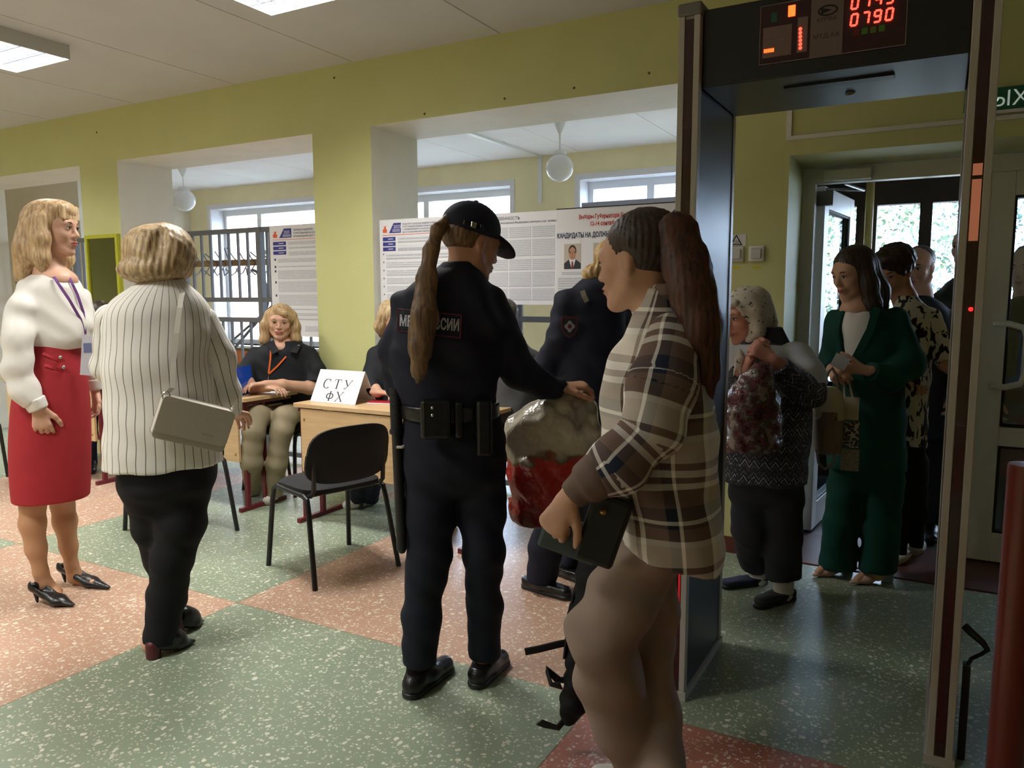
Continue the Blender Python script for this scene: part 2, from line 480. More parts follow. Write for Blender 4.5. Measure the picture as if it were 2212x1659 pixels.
MB().tube(arc+[(-7.3, 6.32, 0.75)], 0.016, 8).build('brace', m_grey, cr, True)
MB().tube([(-6.6, 6.32, 1.3), (-7.5, 6.32, 0.75)], 0.014, 8).build('brace', m_grey, cr, True)
MB().tube([(-6.3, 6.32, 1.05), (-7.2, 6.32, 0.6)], 0.014, 8).build('brace', m_grey, cr, True)

# mirror on the middle column
mr = thing('wall_mirror', (-6.34, 4.17, 1.18), 'tall narrow mirror in a yellow frame on the middle column', 'mirror')
MB().box(-6.585, -6.555, 4.165, 4.2, 0.9, 1.945).box(-6.165, -6.135, 4.165, 4.2, 0.9, 1.945).box(-6.555, -6.165, 4.165, 4.2, 1.915, 1.945).box(-6.555, -6.165, 4.165, 4.2, 0.9, 0.93).build('frame', M('yellow_frame', (176, 176, 40), 0.5), mr)
MB().box(-6.555, -6.165, 4.18, 4.195, 0.93, 1.915).build('mirror_glass', M('silvered_glass', (170, 174, 160), 0.04, metal=1.0), mr)

# ================================================================== outside the windows
m_brick = M('pale_brick', (196, 150, 136), 0.8, var=0.15, vs=3)
m_mortar = M('mortar', (214, 208, 200), 0.9)
struct(MB().box(-40, 40, 8.3, 60, -0.6, -0.5).build('ground', M('courtyard_ground', (120, 118, 104), 0.9, var=0.2)))
nb = struct(MB().box(-16, -10.3, 11.6, 11.9, -0.5, 5.0).build('wall_neighbour_brick', m_mortar))
brick0 = None
for r in range(24):
    for k in range(14):
        x = -13.9+k*0.262+(r % 2)*0.131; z = 0.75+r*0.098
        if x+0.25 > -10.32: continue
        if brick0 is None:
            brick0 = MB().box(x, x+0.25, 11.585, 11.605, z, z+0.085).build('brick', m_brick, nb); b0 = (x, z)
        else:
            c = brick0.copy(); COL.objects.link(c); c.location = Vector((x-b0[0], 0, z-b0[1]))
sh = struct(MB().box(-7.5, -2.2, 12.6, 12.8, -0.5, 2.1).build('wall_shed', M('pale_siding', (200, 196, 200), 0.7)))
for k in range(26):
    z = 3.4-k*0.05
    MB().obox((-4.6, 12.2-k*0.055, 3.75-k*0.05), (2.6, 0, 0), (0, 0.025, -0.018), (0, 0.006, 0.008)).build('roof_slat', M('slat_grey', (176, 172, 178), 0.6) if k == 0 else bpy.data.materials['slat_grey'], sh)

# ================================================================== vestibule behind the door
m_brown = M('dark_brown_frame', (52, 38, 32), 0.55, var=0.15)
vg = MB().box(-1.2, -1.1, 4.73, 6.6, 0, 2.9).box(2.2, 2.3, 4.73, 6.6, 0, 2.9)
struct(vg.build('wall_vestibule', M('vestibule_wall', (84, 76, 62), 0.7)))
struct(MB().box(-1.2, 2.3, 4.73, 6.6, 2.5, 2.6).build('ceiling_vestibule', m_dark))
hd = MB().box(-1.1, 2.2, 6.36, 6.46, 2.07, 2.5)
struct(hd.build('wall_vestibule_header', m_brown))
w4 = struct(MB().box(-1.1, 2.2, 6.36, 6.46, 0, 0.75).build('window_4', m_brown))
for a, b in ((-1.1, -0.92), (-0.585, -0.445), (-0.165, -0.085), (0.20, 0.28), (0.75, 0.83), (1.4, 1.48), (2.12, 2.2)):
    MB().box(a, b, 6.36, 6.46, 0.75, 2.07).build('mullion', m_brown, w4)
for a, b in ((-0.92, -0.585), (-0.445, -0.165), (-0.085, 0.20), (0.28, 0.75), (0.83, 1.4), (1.48, 2.12)):
    MB().box(a, b, 6.40, 6.406, 0.75, 2.07).build('pane', m_glass, w4)
tag(MB().tube([(-0.485, 6.2, 0), (-0.485, 6.2, 2.5)], 0.028, 12).build('heating_pipe', M('yellow_pipe', (196, 178, 112), 0.5), None, True), 'yellow painted vertical pipe in the dark vestibule', 'pipe')
# canopy edge and trees outside
struct(MB().box(-3.5, 4.0, 7.9, 8.05, 2.28, 2.42).build('roof_canopy', M('canopy_grey', (150, 150, 165), 0.6)))
m_leafs = [M('leaf_green', (78, 100, 70), 0.7, var=0.2), M('leaf_yellow', (140, 112, 48), 0.7, var=0.2), M('leaf_teal', (68, 98, 88), 0.7, var=0.2)]
m_bark = M('bark', (96, 80, 68), 0.8)
def tree(x, y, h, mat, label, seed):
    rn = random.Random(seed)
    t = thing('tree', (x, y, -0.5), label, 'tree', 'trees outside the entrance')
    MB().tube([(x, y, -0.5), (x+0.1, y, h*0.5), (x, y, h)], [0.12, 0.08, 0.03], 8).build('trunk', m_bark, t, True)
    V = []; F = []
    for _ in range(2600):
        a = rn.uniform(0, 6.283); hh = rn.uniform(0.12, 1.02); rad = (1.05-abs(hh-0.55)*1.3)*h*0.33*math.sqrt(rn.random())
        c = np.array([x+rad*math.cos(a), y+rad*math.sin(a), hh*h]); s = rn.uniform(0.03, 0.075)
        u = nrm([rn.gauss(0, 1) for _ in range(3)]); v = nrm(np.cross(u, [rn.gauss(0, 1) for _ in range(3)]))
        n = len(V); V += [c+u*s, c+v*s*0.5, c-u*s, c-v*s*0.5]; F.append((n, n+1, n+2, n+3))
    o = mesh_obj('foliage', V, F, mat, t); o['kind'] = 'stuff'
tree(-1.2, 15.0, 4.2, m_leafs[0], 'green leafy tree left of the mullion outside the vestibule window', 1)
tree(0.9, 17.5, 4.6, m_leafs[2], 'bluish green tree right of the mullion outside the vestibule window', 2)
tree(-3.3, 17.5, 4.6, m_leafs[1], 'yellow autumn tree seen through the open door leaf', 3)
tree(2.8, 14.2, 4.0, m_leafs[0], 'green tree seen through the closed glazed door', 4)

# ------------------------------------------------------------------ entrance door set
YD0, YD1 = 4.655, 4.725
d1 = struct(MB().box(-0.71, -0.645, YD0, YD1, 0.006, 2.115).box(-0.645, 1.2, YD0, YD1, 2.03, 2.115).box(0.135, 0.19, YD0, YD1, 0.006, 2.03).box(1.12, 1.2, YD0, YD1, 0.006, 2.03).build('door_1', m_pvc))
def leaf(parent_label, hinge, dirv, wdt, closed):
    """glazed plastic door leaf along dirv from hinge"""
    d = nrm(dirv); n = np.array([-d[1], d[0], 0]); h = np.array(hinge, float)
    def bar(a0, a1, z0, z1, th, name, mat, par, off=0.0):
        c = h+d*(a0+a1)/2+n*off+np.array([0, 0, (z0+z1)/2])
        return MB().obox(c, d*(a1-a0)/2, n*th/2, (0, 0, (z1-z0)/2)).build(name, mat, par, bevel=0.004)
    return bar
m_seal = M('black_gasket', (30, 30, 30), 0.6)
def door_leaf(name, hinge, dirv, wdt, par):
    bar = leaf('', hinge, dirv, wdt, True)
    root = struct(bar(0, 0.11, 0.015, 2.03, 0.06, name, m_pvc, None))
    z0, z1 = 0.015, 2.03
    bar(wdt-0.11, wdt, z0, z1, 0.06, 'stile', m_pvc, root); bar(0.11, wdt-0.11, z1-0.12, z1, 0.06, 'rail', m_pvc, root)
    bar(0.11, wdt-0.11, z0, 0.17, 0.06, 'rail', m_pvc, root); bar(0.11, wdt-0.11, 0.635, 0.735, 0.06, 'rail', m_pvc, root)
    for a, b in ((0.17, 0.635), (0.735, z1-0.12)):
        bar(0.122, wdt-0.122, a+0.012, b-0.012, 0.012, 'pane', m_glass, root)
        for q in ((0.11, 0.122, a, b), (wdt-0.122, wdt-0.11, a, b), (0.122, wdt-0.122, a, a+0.012), (0.122, wdt-0.122, b-0.012, b)):
            bar(q[0], q[1], q[2], q[3], 0.05, 'gasket', m_seal, root)
    return root
d2 = door_leaf('door_2', (0.19, 4.69, 0), (1, 0, 0), 0.92, None)
d3 = door_leaf('door_3', (-0.635, 4.775, 0), (0.10, 1.0, 0), 0.80, None)
def dhandle(par, x, y, z0, z1, out, d):
    p = [np.array((x, y, z1)), np.array((x, y+out*0.8, z1)), np.array((x+d*0.05, y+out, z1)), np.array((x+d*0.115, y+out, z1-0.02)), np.array((x+d*0.13, y+out, z1-0.06)),
         np.array((x+d*0.13, y+out, z0+0.06)), np.array((x+d*0.115, y+out, z0+0.02)), np.array((x+d*0.05, y+out, z0)), np.array((x, y+out*0.8, z0)), np.array((x, y, z0))]
    MB().tube(p, 0.016, 12).build('door_handle', m_pvc, par, True)
dhandle(d2, 0.255, 4.66, 0.95, 1.27, -0.075, 1)
tag(d2, 'white glazed door leaf closed at the right edge'); tag(d3, 'white glazed door leaf swung open into the vestibule')
dc = MB().box(-0.60, -0.36, 4.60, 4.655, 2.035, 2.095).build('door_closer', m_pvc, d1, bevel=0.008)
MB().box(-0.66, -0.56, 4.745, 4.80, 1.92, 2.0).build('closer_body', m_grey, d1)
MB().tube([(-0.6, 4.76, 2.01), (-0.42, 4.95, 2.015)], 0.008, 6).build('closer_arm', m_chrome, d1)
MB().tube([(-0.42, 4.95, 2.015), (-0.5, 4.73, 2.03)], 0.008, 6).build('closer_arm', m_chrome, d1)
# exit sign above the door
es = thing('exit_sign', (0.32, 4.19, 2.24), 'green exit sign with white letters on the yellow wall at the right edge', 'sign')
MB().box(0.045, 0.485, 4.17, 4.2, 2.235, 2.335).build('sign_box', M('exit_green', (24, 104, 74), 0.4), es, bevel=0.004)
text('ВЫХОД', 0.092, (0.262, 4.1695, 2.252), (1, 0, 0), (0, 0, 1), emit('exit_letters', (220, 235, 225), 0.25), 'letters', es)
MB().box(0.045, 0.485, 4.165, 4.2, 2.222, 2.235).build('sign_rim', m_pvc, es)
# switches
def switch(xc, label):
    s = thing('light_switch', (xc, 4.19, 1.595), label, 'switch', 'light switches by the doorway')
    MB().box(xc-0.04, xc+0.04, 4.182, 4.2, 1.592, 1.672).build('plate', m_pvc, s, bevel=0.006)
    MB().box(xc-0.026, xc+0.026, 4.172, 4.182, 1.606, 1.658).build('rocker', M('switch_rocker', (205, 205, 200), 0.35) if 'switch_rocker' not in bpy.data.materials else bpy.data.materials['switch_rocker'], s, bevel=0.004)
    MB().box(xc-0.02, xc+0.02, 4.1995, 4.2005-0.002, 1.555, 1.567).build('yellow_label', M('label_yellow', (214, 196, 40), 0.6) if 'label_yellow' not in bpy.data.materials else bpy.data.materials['label_yellow'], s)
switch(-0.962, 'white light switch directly below the high voltage sticker')
switch(-0.857, 'white light switch nearest the doorway')
st = thing('voltage_sticker', (-0.965, 4.195, 1.675), 'white high voltage warning sticker with a black triangle above the switches', 'sticker')
MB().box(-1.0, -0.915, 4.1975, 4.2, 1.675, 1.735).build('backing', m_white, st)
def ring_tri(mb, cx, z0, wd, h, t, y):
    P = [(cx-wd/2, z0), (cx+wd/2, z0), (cx, z0+h)]
    for a, b in ((0, 1), (1, 2), (2, 0)):
        A = np.array((P[a][0], y, P[a][1])); B = np.array((P[b][0], y, P[b][1])); dd = nrm(B-A)
        mb.obox((A+B)/2, (B-A)/2+dd*t/2, np.cross(dd, (0, 1, 0))*t/2, (0, 0.0005, 0))
tm = MB(); ring_tri(tm, -0.965, 1.682, 0.056, 0.048, 0.005, 4.197); tm.build('triangle', m_ink, st)
text('220', 0.022, (-0.965, 4.1972, 1.688), (1, 0, 0), (0, 0, 1), m_ink, 'letters', st)

# ================================================================== ceiling light fittings
m_house = M('lamp_housing', (200, 200, 198), 0.5)
m_louv = M('lamp_louvre', (56, 60, 68), 0.5)
def fitting(x0, y0, label=None, lit=True):
    z0 = 2.895
    t = thing('ceiling_light', (x0+0.295, y0+0.295, 2.98), label, 'ceiling light', 'square louvred ceiling lights')
    h = MB()
    h.box(x0, x0+0.59, y0, y0+0.006, z0, 2.98).box(x0, x0+0.59, y0+0.584, y0+0.59, z0, 2.98).box(x0, x0+0.006, y0+.006, y0+0.584, z0, 2.98).box(x0+0.584, x0+0.59, y0+.006, y0+0.584, z0, 2.98).box(x0+.006, x0+0.584, y0+.006, y0+0.584, 2.972, 2.98)
    h.build('housing', m_house, t)
    for k in range(1, 4):
        MB().box(x0+0.0065, x0+0.5835, y0+0.59*k/4-0.003, y0+0.59*k/4+0.003, z0+0.002, z0+0.04).build('louvre', m_louv, t)
    for q in range(4):
        for k in range(1, 9):
            MB().box(x0+0.59*k/9-0.002, x0+0.59*k/9+0.002, y0+0.59*q/4+0.004, y0+0.59*(q+1)/4-0.004, z0+0.012, z0+0.04).build('louvre_blade', m_louv, t)
    ld = bpy.data.lights.new('tubes', 'AREA'); ld.shape = 'SQUARE'; ld.size = 0.56; ld.energy = LAMP_WATTS
    ld.color = (1.0, 0.98, 0.945)
    lo = bpy.data.objects.new('tubes', ld); COL.objects.link(lo); lo.parent = t; lo.location = (0, 0, -0.035)
    return t
f1 = fitting(-5.45, 2.47, 'square louvred ceiling light with a white housing at the left edge')
f2 = fitting(-3.19, 2.54, 'square louvred ceiling light cut by the top edge of the picture')
for k, (x, y) in enumerate(((-7.7, 2.5), (-5.45, 0.1), (-3.19, 0.1), (-7.7, 0.1), (-5.45, -2.3), (-3.19, -2.3), (-10.0, 2.5), (-10.0, 0.1), (-12.2, 2.5), (-12.2, 0.1))):
    copy_tree(f1, None, (x+5.45, y-2.47, 0), 'square louvred ceiling light outside the view of the photograph')
# ================================================================== walk-through metal detector
m_panel = M('black_laminate', (30, 31, 36), 0.38, var=0.1, vs=30)
m_alu = M('grey_white_profile', (186, 180, 172), 0.4)
m_strip = NT('dark_red_lens').set(Roughness=0.08); m_strip.color(lin((52, 8, 20))); m_strip.b.inputs['Coat Weight'].default_value = 0.6; m_strip = m_strip.m
m_cap = M('grey_cap', (120, 118, 116), 0.5)
det = thing('metal_detector', (-0.33, 2.8, 0), 'black walk-through metal detector arch with red indicator strips', 'metal detector')
Y0, Y1, DZ = 2.53, 3.05, 2.345
for xa, xb in ((-0.785, -0.715), (0.035, 0.105)):
    MB().box(xa+0.004, xb-0.004, Y0+0.03, Y1-0.03, 0.02, DZ-0.03).build('side_panel', m_panel, det)
    for ya, yb in ((Y0, Y0+0.034), (Y1-0.034, Y1)):
        pr = MB().box(xa, xa+0.02, ya, yb, 0, DZ-0.04).box(xb-0.02, xb, ya, yb, 0, DZ-0.04).box(xa+0.02, xb-0.02, ya+0.008, yb-0.008, 0, DZ-0.04).build('edge_profile', m_alu, det, bevel=0.002)
        front = ya < 2.7
        MB().box(xa+0.022, xb-0.022, ya-(-0.003 if front else -0.026), (ya+0.008 if front else yb-0.003), 0.03, DZ-0.05).build('led_strip', m_strip, pr)
    MB().box(xa-0.004, xb+0.004, Y0-0.004, Y1+0.004, DZ-0.04, DZ).build('top_cap', m_cap, det, bevel=0.006)
    MB().box(xa-0.006, xb+0.006, Y0-0.006, Y1+0.006, 0, 0.03).build('foot', m_alu, det)
# single red diode lit in the right hand strip
q = yp(2097, 668, Y0+0.002); MB().ell(q, (0.006, 0.004, 0.006), seg=8, rings=6).build('lit_diode', emit('diode_red', (255, 30, 30), 3.0), det, True)
e_or = emit('reflection_orange', (214, 132, 98), 0.25)  # warm window reflection on the right strip, put in as faintly glowing segments
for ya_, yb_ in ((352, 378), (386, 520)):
    q0, q1 = yp(2124, ya_, Y0), yp(2112, yb_, Y0); MB().box(0.0585, 0.0815, Y0-0.001, Y0+0.0025, q1[2], q0[2]).build('bright_segment', e_or, det)
MB().box(-0.745, -0.738, Y0-0.001, Y0+0.0025, 0.30, 0.62).build('bright_segment', emit('indicator_red', (190, 36, 40), 0.35), det)
cb = MB().box(-0.715, 0.035, Y0+0.03, Y1-0.02, 2.085, 2.325).build('crossbar', m_panel, det, bevel=0.004)
MB().box(-0.48, -0.16, 2.68, 2.73, 2.079, 2.087).build('vent_slot', m_black, cb)
MB().ell((-0.3, 2.86, 2.083), (0.016, 0.016, 0.008), seg=10, rings=6).build('lock', m_cap, cb, True)
# display panel on the crossbar front (frame: u right, v up)
yd = Y0+0.027
def plate(x0, x1, z0, z1, y, mat, name, par, th=0.003):
    return MB().box(x0, x1, y, y+th, z0, z1).build(name, mat, par)
dx0, dx1, dz0, dz1 = -0.537, -0.125, 2.126, 2.305
m_disp = M('display_face', (58, 26, 32), 0.15)
dpl = plate(dx0, dx1, dz0, dz1, yd, m_disp, 'display_panel', det, 0.005)
m_rim = M('display_rim', (150, 140, 140), 0.4)
def rimbox(x0, x1, z0, z1, y, t, mat, par, name):
    MB().box(x0, x1, y, y+.002, z0, z0+t).box(x0, x1, y, y+.002, z1-t, z1).box(x0, x0+t, y, y+.002, z0+t, z1-t).box(x1-t, x1, y, y+.002, z0+t, z1-t).build(name, mat, par)
rimbox(dx0+.002, dx1-.002, dz0+.002, dz1-.002, yd-.001, .0016, m_rim, dpl, 'display_outline')
DW, DH = dx1-dx0, dz1-dz0
def D(u, v): return dx0+u*DW, dz0+v*DH
def dbox(u0, u1, v0, v1, mat, name, y=0.0015):
    a, b = D(u0, v0); c, d = D(u1, v1); return plate(a, c, b, d, yd-y, mat, name, dpl, 0.0014)
m_gpan = M('display_grey', (128, 104, 100), 0.5)
m_gpan2 = M('display_grey_pale', (118, 100, 96), 0.5)
e_red = emit('led_red', (255, 46, 30), 3.5)
e_redb = emit('led_red_block', (255, 70, 24), 5.0)
e_dig = emit('led_digit', (255, 60, 44), 4.5)
dbox(0.365, 0.585, 0.004, 0.996, m_gpan2, 'label_plate')
dbox(0.03, 0.235, 0.12, 0.62, m_gpan, 'zone_map'); dbox(0.275, 0.345, 0.13, 0.70, m_gpan, 'level_scale')
for k in range(1, 5): dbox(0.03, 0.235, 0.12+k*0.1, 0.125+k*0.1, m_gpan2, 'zone_line', 0.002)
for k in (0.09, 0.14, 0.185): dbox(k, k+0.004, 0.12, 0.62, m_gpan2, 'zone_line', 0.002)
dbox(0.085, 0.125, 0.70, 0.85, M('lamp_green_off', (26, 90, 66), 0.4), 'green_lamp')
dbox(0.205, 0.255, 0.74, 0.92, e_redb, 'red_alarm_lamp', 0.002)
for k in range(5): dbox(0.04+k*0.015, 0.052+k*0.015, 0.205, 0.265, e_redb, 'zone_bar', 0.0025)
for k in range(6):
    a, b = D(0.30-0.001*k, 0.20+k*0.062); MB().ell((a, yd-.002, b), (.0052, .003, .0052), seg=10, rings=6).build('level_diode', e_dig, dpl, True)
for k, c in enumerate(((110, 20, 22), (70, 120, 30), (96, 104, 34), (76, 130, 34))):
    dbox(0.655+k*0.055, 0.695+k*0.055, 0.27, 0.37, M('key_%d' % k, c, 0.4), 'key')
# seven segment digits
SEG = {'0': 'abcdef', '7': 'abcf'.replace('f', ''), '4': 'fgbc', '3': 'abgcd', '9': 'abcdfg'}
def digit(ch, u, v, w, h):
    o, z = D(u, v); w *= DW; h *= DH; t = 0.0052; sl = 0.10
    L = {'a': ((0, h), (w, h)), 'b': ((w, h), (w, h/2)), 'c': ((w, h/2), (w, 0)), 'd': ((0, 0), (w, 0)), 'e': ((0, 0), (0, h/2)), 'f': ((0, h/2), (0, h)), 'g': ((0, h/2), (w, h/2))}
    mb = MB()
    for sg in SEG[ch]:
        (xa, za), (xb, zb) = L[sg]
        A = np.array((o+xa+za*sl, yd-.003, z+za)); B = np.array((o+xb+zb*sl, yd-.003, z+zb)); dd = nrm(B-A)
        mb.obox((A+B)/2, (B-A)/2-dd*0.001, np.cross(dd, (0, 1, 0))*t/2, (0, .0008, 0))
    mb.build('digit', e_dig, dpl)
for k, ch in enumerate('0743'): digit(ch, 0.635+k*0.075, 0.69, 0.040, 0.175)
for k, ch in enumerate('0790'): digit(ch, 0.635+k*0.075, 0.43, 0.040, 0.175)
x, z = D(0.475, 0.74)
lg = MB()
for a, b in ((0, 1),):
    pts = [(x+0.024*math.cos(t)*(1.15 if math.cos(t) > 0 else 1), yd-.002, z+0.0135*math.sin(t)) for t in np.linspace(0, 2*math.pi, 25)]
    lg.tube(pts, 0.0022, 6)
lg.prism([(-0.017, -0.009), (-0.017, 0.009), (0.012, 0.0)], (x, yd-.0025, z), (1, 0, 0), (0, 0, 1), (0, -1, 0), 0.001)
lg.build('emblem', m_ink, dpl)
text('КЛПВА', 0.016, (x, yd-.001, z-0.030), (1, 0, 0), (0, 0, 1), m_ink, 'letters', dpl)
x, z = D(0.475, 0.36); text('МТД-КА', 0.0185, (x, yd-.001, z-0.01), (1, 0, 0), (0, 0, 1), m_ink, 'letters', dpl)
# black bracket and cable at the foot of the right pillar
br = thing('cable_bracket', (0.15, 2.6, 0), 'black upright bracket with a looped cable beside the detector pillar', 'bracket')
MB().box(0.119, 0.139, 2.60, 2.64, 0, 0.30).build('upright', m_black, br)
q = [np.array((0.116, 2.62, 0.42)), np.array((0.135, 2.61, 0.405)), np.array((0.165, 2.60, 0.385)), np.array((0.178, 2.60, 0.365)), np.array((0.165, 2.61, 0.345)), np.array((0.14, 2.62, 0.32)), np.array((0.13, 2.62, 0.295))]
MB().tube(q, [0.012, 0.012, 0.010, 0.008, 0.006, 0.006, 0.006], 8).build('cable', m_black, br, True)
# brown barrier post
bp = thing('barrier_post', (0.192, 2.06, 0), 'round dark red barrier post at the right edge', 'post')
px_, py_ = 0.1915, 2.06
MB().lathe([(0.0385, 0.0), (0.0385, 1.03), (0.037, 1.036), (0.0, 1.038)], (px_, py_, 0), 24).build('tube', M('red_brown_enamel', (104, 40, 30), 0.3, var=0.08), bp, True)
MB().lathe([(0.09, 0.0), (0.09, 0.008), (0.045, 0.012), (0.04, 0.02)], (px_, py_, 0), 24).build('base_flange', m_red, bp, True)

# ================================================================== election boards
def lines_mat(name, rows, tone=(186, 188, 196), paper=(222, 223, 228), words=60):
    t = NT(name); p = t.pos('Generated'); s = t.n('SeparateXYZ'); t.l(p, s.inputs[0])
    row = t.math('MULTIPLY', s.outputs[2], rows)
    fr = t.math('FRACT', row); on = t.math('LESS_THAN', fr, 0.5)
    ident = t.math('FLOOR', row)
    cx = t.n('CombineXYZ'); t.l(t.math('MULTIPLY', s.outputs[0], words), cx.inputs[0]); t.l(t.math('MULTIPLY', ident, 7.3), cx.inputs[1])
    w = t.noise(cx.outputs[0], 1.0, 1)
    gap = t.math('GREATER_THAN', w, 0.36)
    t.color(t.mix(t.math('MULTIPLY', on, gap), lin(paper), lin(tone))); t.set(Roughness=0.7)
    return t.m
m_lines = {r: lines_mat('fine_print_%d' % r, r) for r in (1, 2, 3, 6, 10, 14, 20)}
class Board:
    def __init__(s, x0, x1, z0, z1, y, label, cat='board'):
        s.x0, s.x1, s.z0, s.z1, s.y = x0, x1, z0, z1, y
        s.t = thing('election_board', ((x0+x1)/2, y, z0), label, cat, 'election information boards')
        s.p = MB().box(x0, x1, y, y+0.008, z0, z1).build('panel', m_white, s.t)
        s.w, s.h = x1-x0, z1-z0
    def P(s, u, v): return s.x0+u*s.w, s.z1-v*s.h      # v measured downward
    def rect(s, u0, u1, v0, v1, mat, name, off=0.0012):
        a, b = s.P(u0, v0); c, d = s.P(u1, v1)
        return MB().box(a, c, s.y-off, s.y-off+0.001, d, b).build(name, mat, s.p)
    def txt(s, body, u, v, size, mat, name='heading', align='LEFT', wide=1.0, bold=0.0):
        a, b = s.P(u, v); return text(body, size, (a, s.y-0.0012, b), (1, 0, 0), (0, 0, 1), mat, name, s.p, align, wide, 0.0008, bold)
    def poly(s, pts, mat, name, off=0.0012):
        P = [s.P(*q) for q in pts]
        return MB().prism(P, (0, s.y-off+0.001, 0), (1, 0, 0), (0, 0, 1), (0, -1, 0), 0.001).build(name, mat, s.p)
def header(b, sc, us):
    """emblem, 2025 block and dark heading: us = width units"""
    U = lambda a: a*us
    b.poly([(U(.045), .108), (U(.04), .085), (U(.06), .07), (U(.055), .055), (U(.085), .052), (U(.08), .07), (U(.095), .085), (U(.095), .108)], m_orangeink, 'emblem')
    b.poly([(U(.12), .112), (U(.18), .03), (U(.27), .03), (U(.27), .112)], m_blueink, 'year_block')
    b.txt('2025', U(.178), .075, 0.034*sc, m_white, 'year')
    b.rect(U(.165), U(.262), .084, .088, m_white, 'year_line', 0.0022); b.rect(U(.165), U(.262), .095, .1, m_white, 'year_line', 0.0022)
    for k in range(3):
        b.rect(U(.04), U(.20), .145+k*.042, .177+k*.042, m_blueink, 'blue_tab'); b.rect(U(.11), U(.17), .158+k*.042, .164+k*.042, m_white, 'tab_text', 0.0022)
# tall information board behind the seated woman
P1 = Board(-4.97, -4.05, 1.08, 2.0, 4.765, 'tall white election information board hung on the bars behind the seated woman')
header(P1, 1.0, 1.0)
for k, s_ in enumerate(('ПОРЯДОК ВЫБОРОВ', 'ГОЛОСОВАНИЯ НА ДОМУ', 'И ПОМЕЩЕНИЯ ДЛЯ ГОЛОСОВАНИЯ')): P1.txt(s_, .295, .055+k*.028, 0.021, m_navyink)
P1.rect(.04, .96, .126, .13, m_orangeink, 'red_rule')
for v0, v1, r, ub in ((.145, .175, 3, .23), (.19, .21, 1, .23), (.235, .27, 3, .23), (.295, .33, 3, .09), (.36, .375, 1, .09), (.4, .48, 6, .09), (.5, .6, 10, .09), (.62, .72, 10, .09), (.745, .76, 1, .09), (.785, .81, 2, .09), (.83, .85, 1, .09), (.9, .95, 3, .4)):
    P1.rect(ub, .95, v0, v1, m_lines[r], 'text_block')
    if ub == .09: P1.rect(.05, .068, v0, v0+.02, m_navyink, 'paragraph_mark')
# left board of the central group
B2 = Board(-3.39, -2.72, 1.125, 1.93, 4.25, 'tall white election board with a blue 2025 block on the near column')
header(B2, 0.95, 1.0)
for k, s_ in enumerate(('ПОДСЧЁТ ГОЛОСОВ ИЗБИРАТЕЛЕЙ', 'УЧАСТКОВОЙ ИЗБИРАТЕЛЬНОЙ КОМИССИЕЙ', 'С ПРИМЕНЕНИЕМ ТЕХНОЛОГИИ', 'ИЗГОТОВЛЕНИЯ ПРОТОКОЛОВ')): B2.txt(s_, .29, .05+k*.022, 0.015, m_navyink)
B2.rect(.04, .96, .126, .13, m_orangeink, 'red_rule')
for k in range(12):
    v0 = .145+k*.068; r = (2, 1, 2, 3, 3, 6, 6, 6, 6, 3, 6, 3)[k]
    B2.rect(.23 if k < 2 else .08, .95, v0, v0+.05, m_lines[r], 'text_block')
    if k >= 2: B2.rect(.04, .05, v0, v0+.012, m_navyink, 'paragraph_mark')
# wide centre board
B3 = Board(-2.71, -2.045, 1.36, 1.925, 4.245, 'wide white board of grey text columns behind the police officer in the cap')
B3.txt('ОТВЕТСТВЕННОСТЬ', .20, .075, 0.028, m_greyink, 'heading', 'LEFT')
B3.txt('за нарушение законодательства Российской Федерации о выборах и референдумах', .02, .115, 0.0165, m_navyink, 'heading', 'LEFT')
for c in range(4):
    u0 = .02+c*.245
    for k, (v0, v1, r) in enumerate(((.15, .27, 6), (.29, .47, 10), (.50, .62, 6), (.64, .80, 10), (.82, .95, 10))):
        B3.rect(u0, u0+.23, v0, v1, m_lines[r], 'text_block')
# candidates board
B4 = Board(-2.04, -1.235, 1.2, 1.925, 4.235, 'white candidates board with red heading and portrait photographs')
B4.rect(0, 1, -0.008, 0.0, m_ink, 'top_edge')
B4.txt('Выборы Губернатора Брянской области', .48, .085, 0.034, m_redink, 'heading', 'CENTER', 0.72, .022)
B4.txt('12-14 сентября 2025 года', .46, .142, 0.034, m_redink, 'heading', 'CENTER', 0.76, .022)
B4.txt('КАНДИДАТЫ НА ДОЛЖНОСТЬ ГУБЕРНАТОРА', .006, .232, 0.040, m_navyink, 'heading', 'LEFT', 0.66, .022)
B4.poly([(.86, .09), (.92, .03), (.98, .03), (.98, .09)], m_blueink, 'year_block')
m_pbg = M('portrait_backdrop', (196, 186, 172), 0.7); m_face = M('portrait_skin', (190, 140, 112), 0.7); m_suit = M('portrait_suit', (46, 50, 58), 0.7); m_phair = M('portrait_hair', (50, 42, 36), 0.7); m_tie = M('portrait_tie', (120, 40, 48), 0.7); m_tie2 = M('portrait_shadow', (166, 116, 92), 0.7)
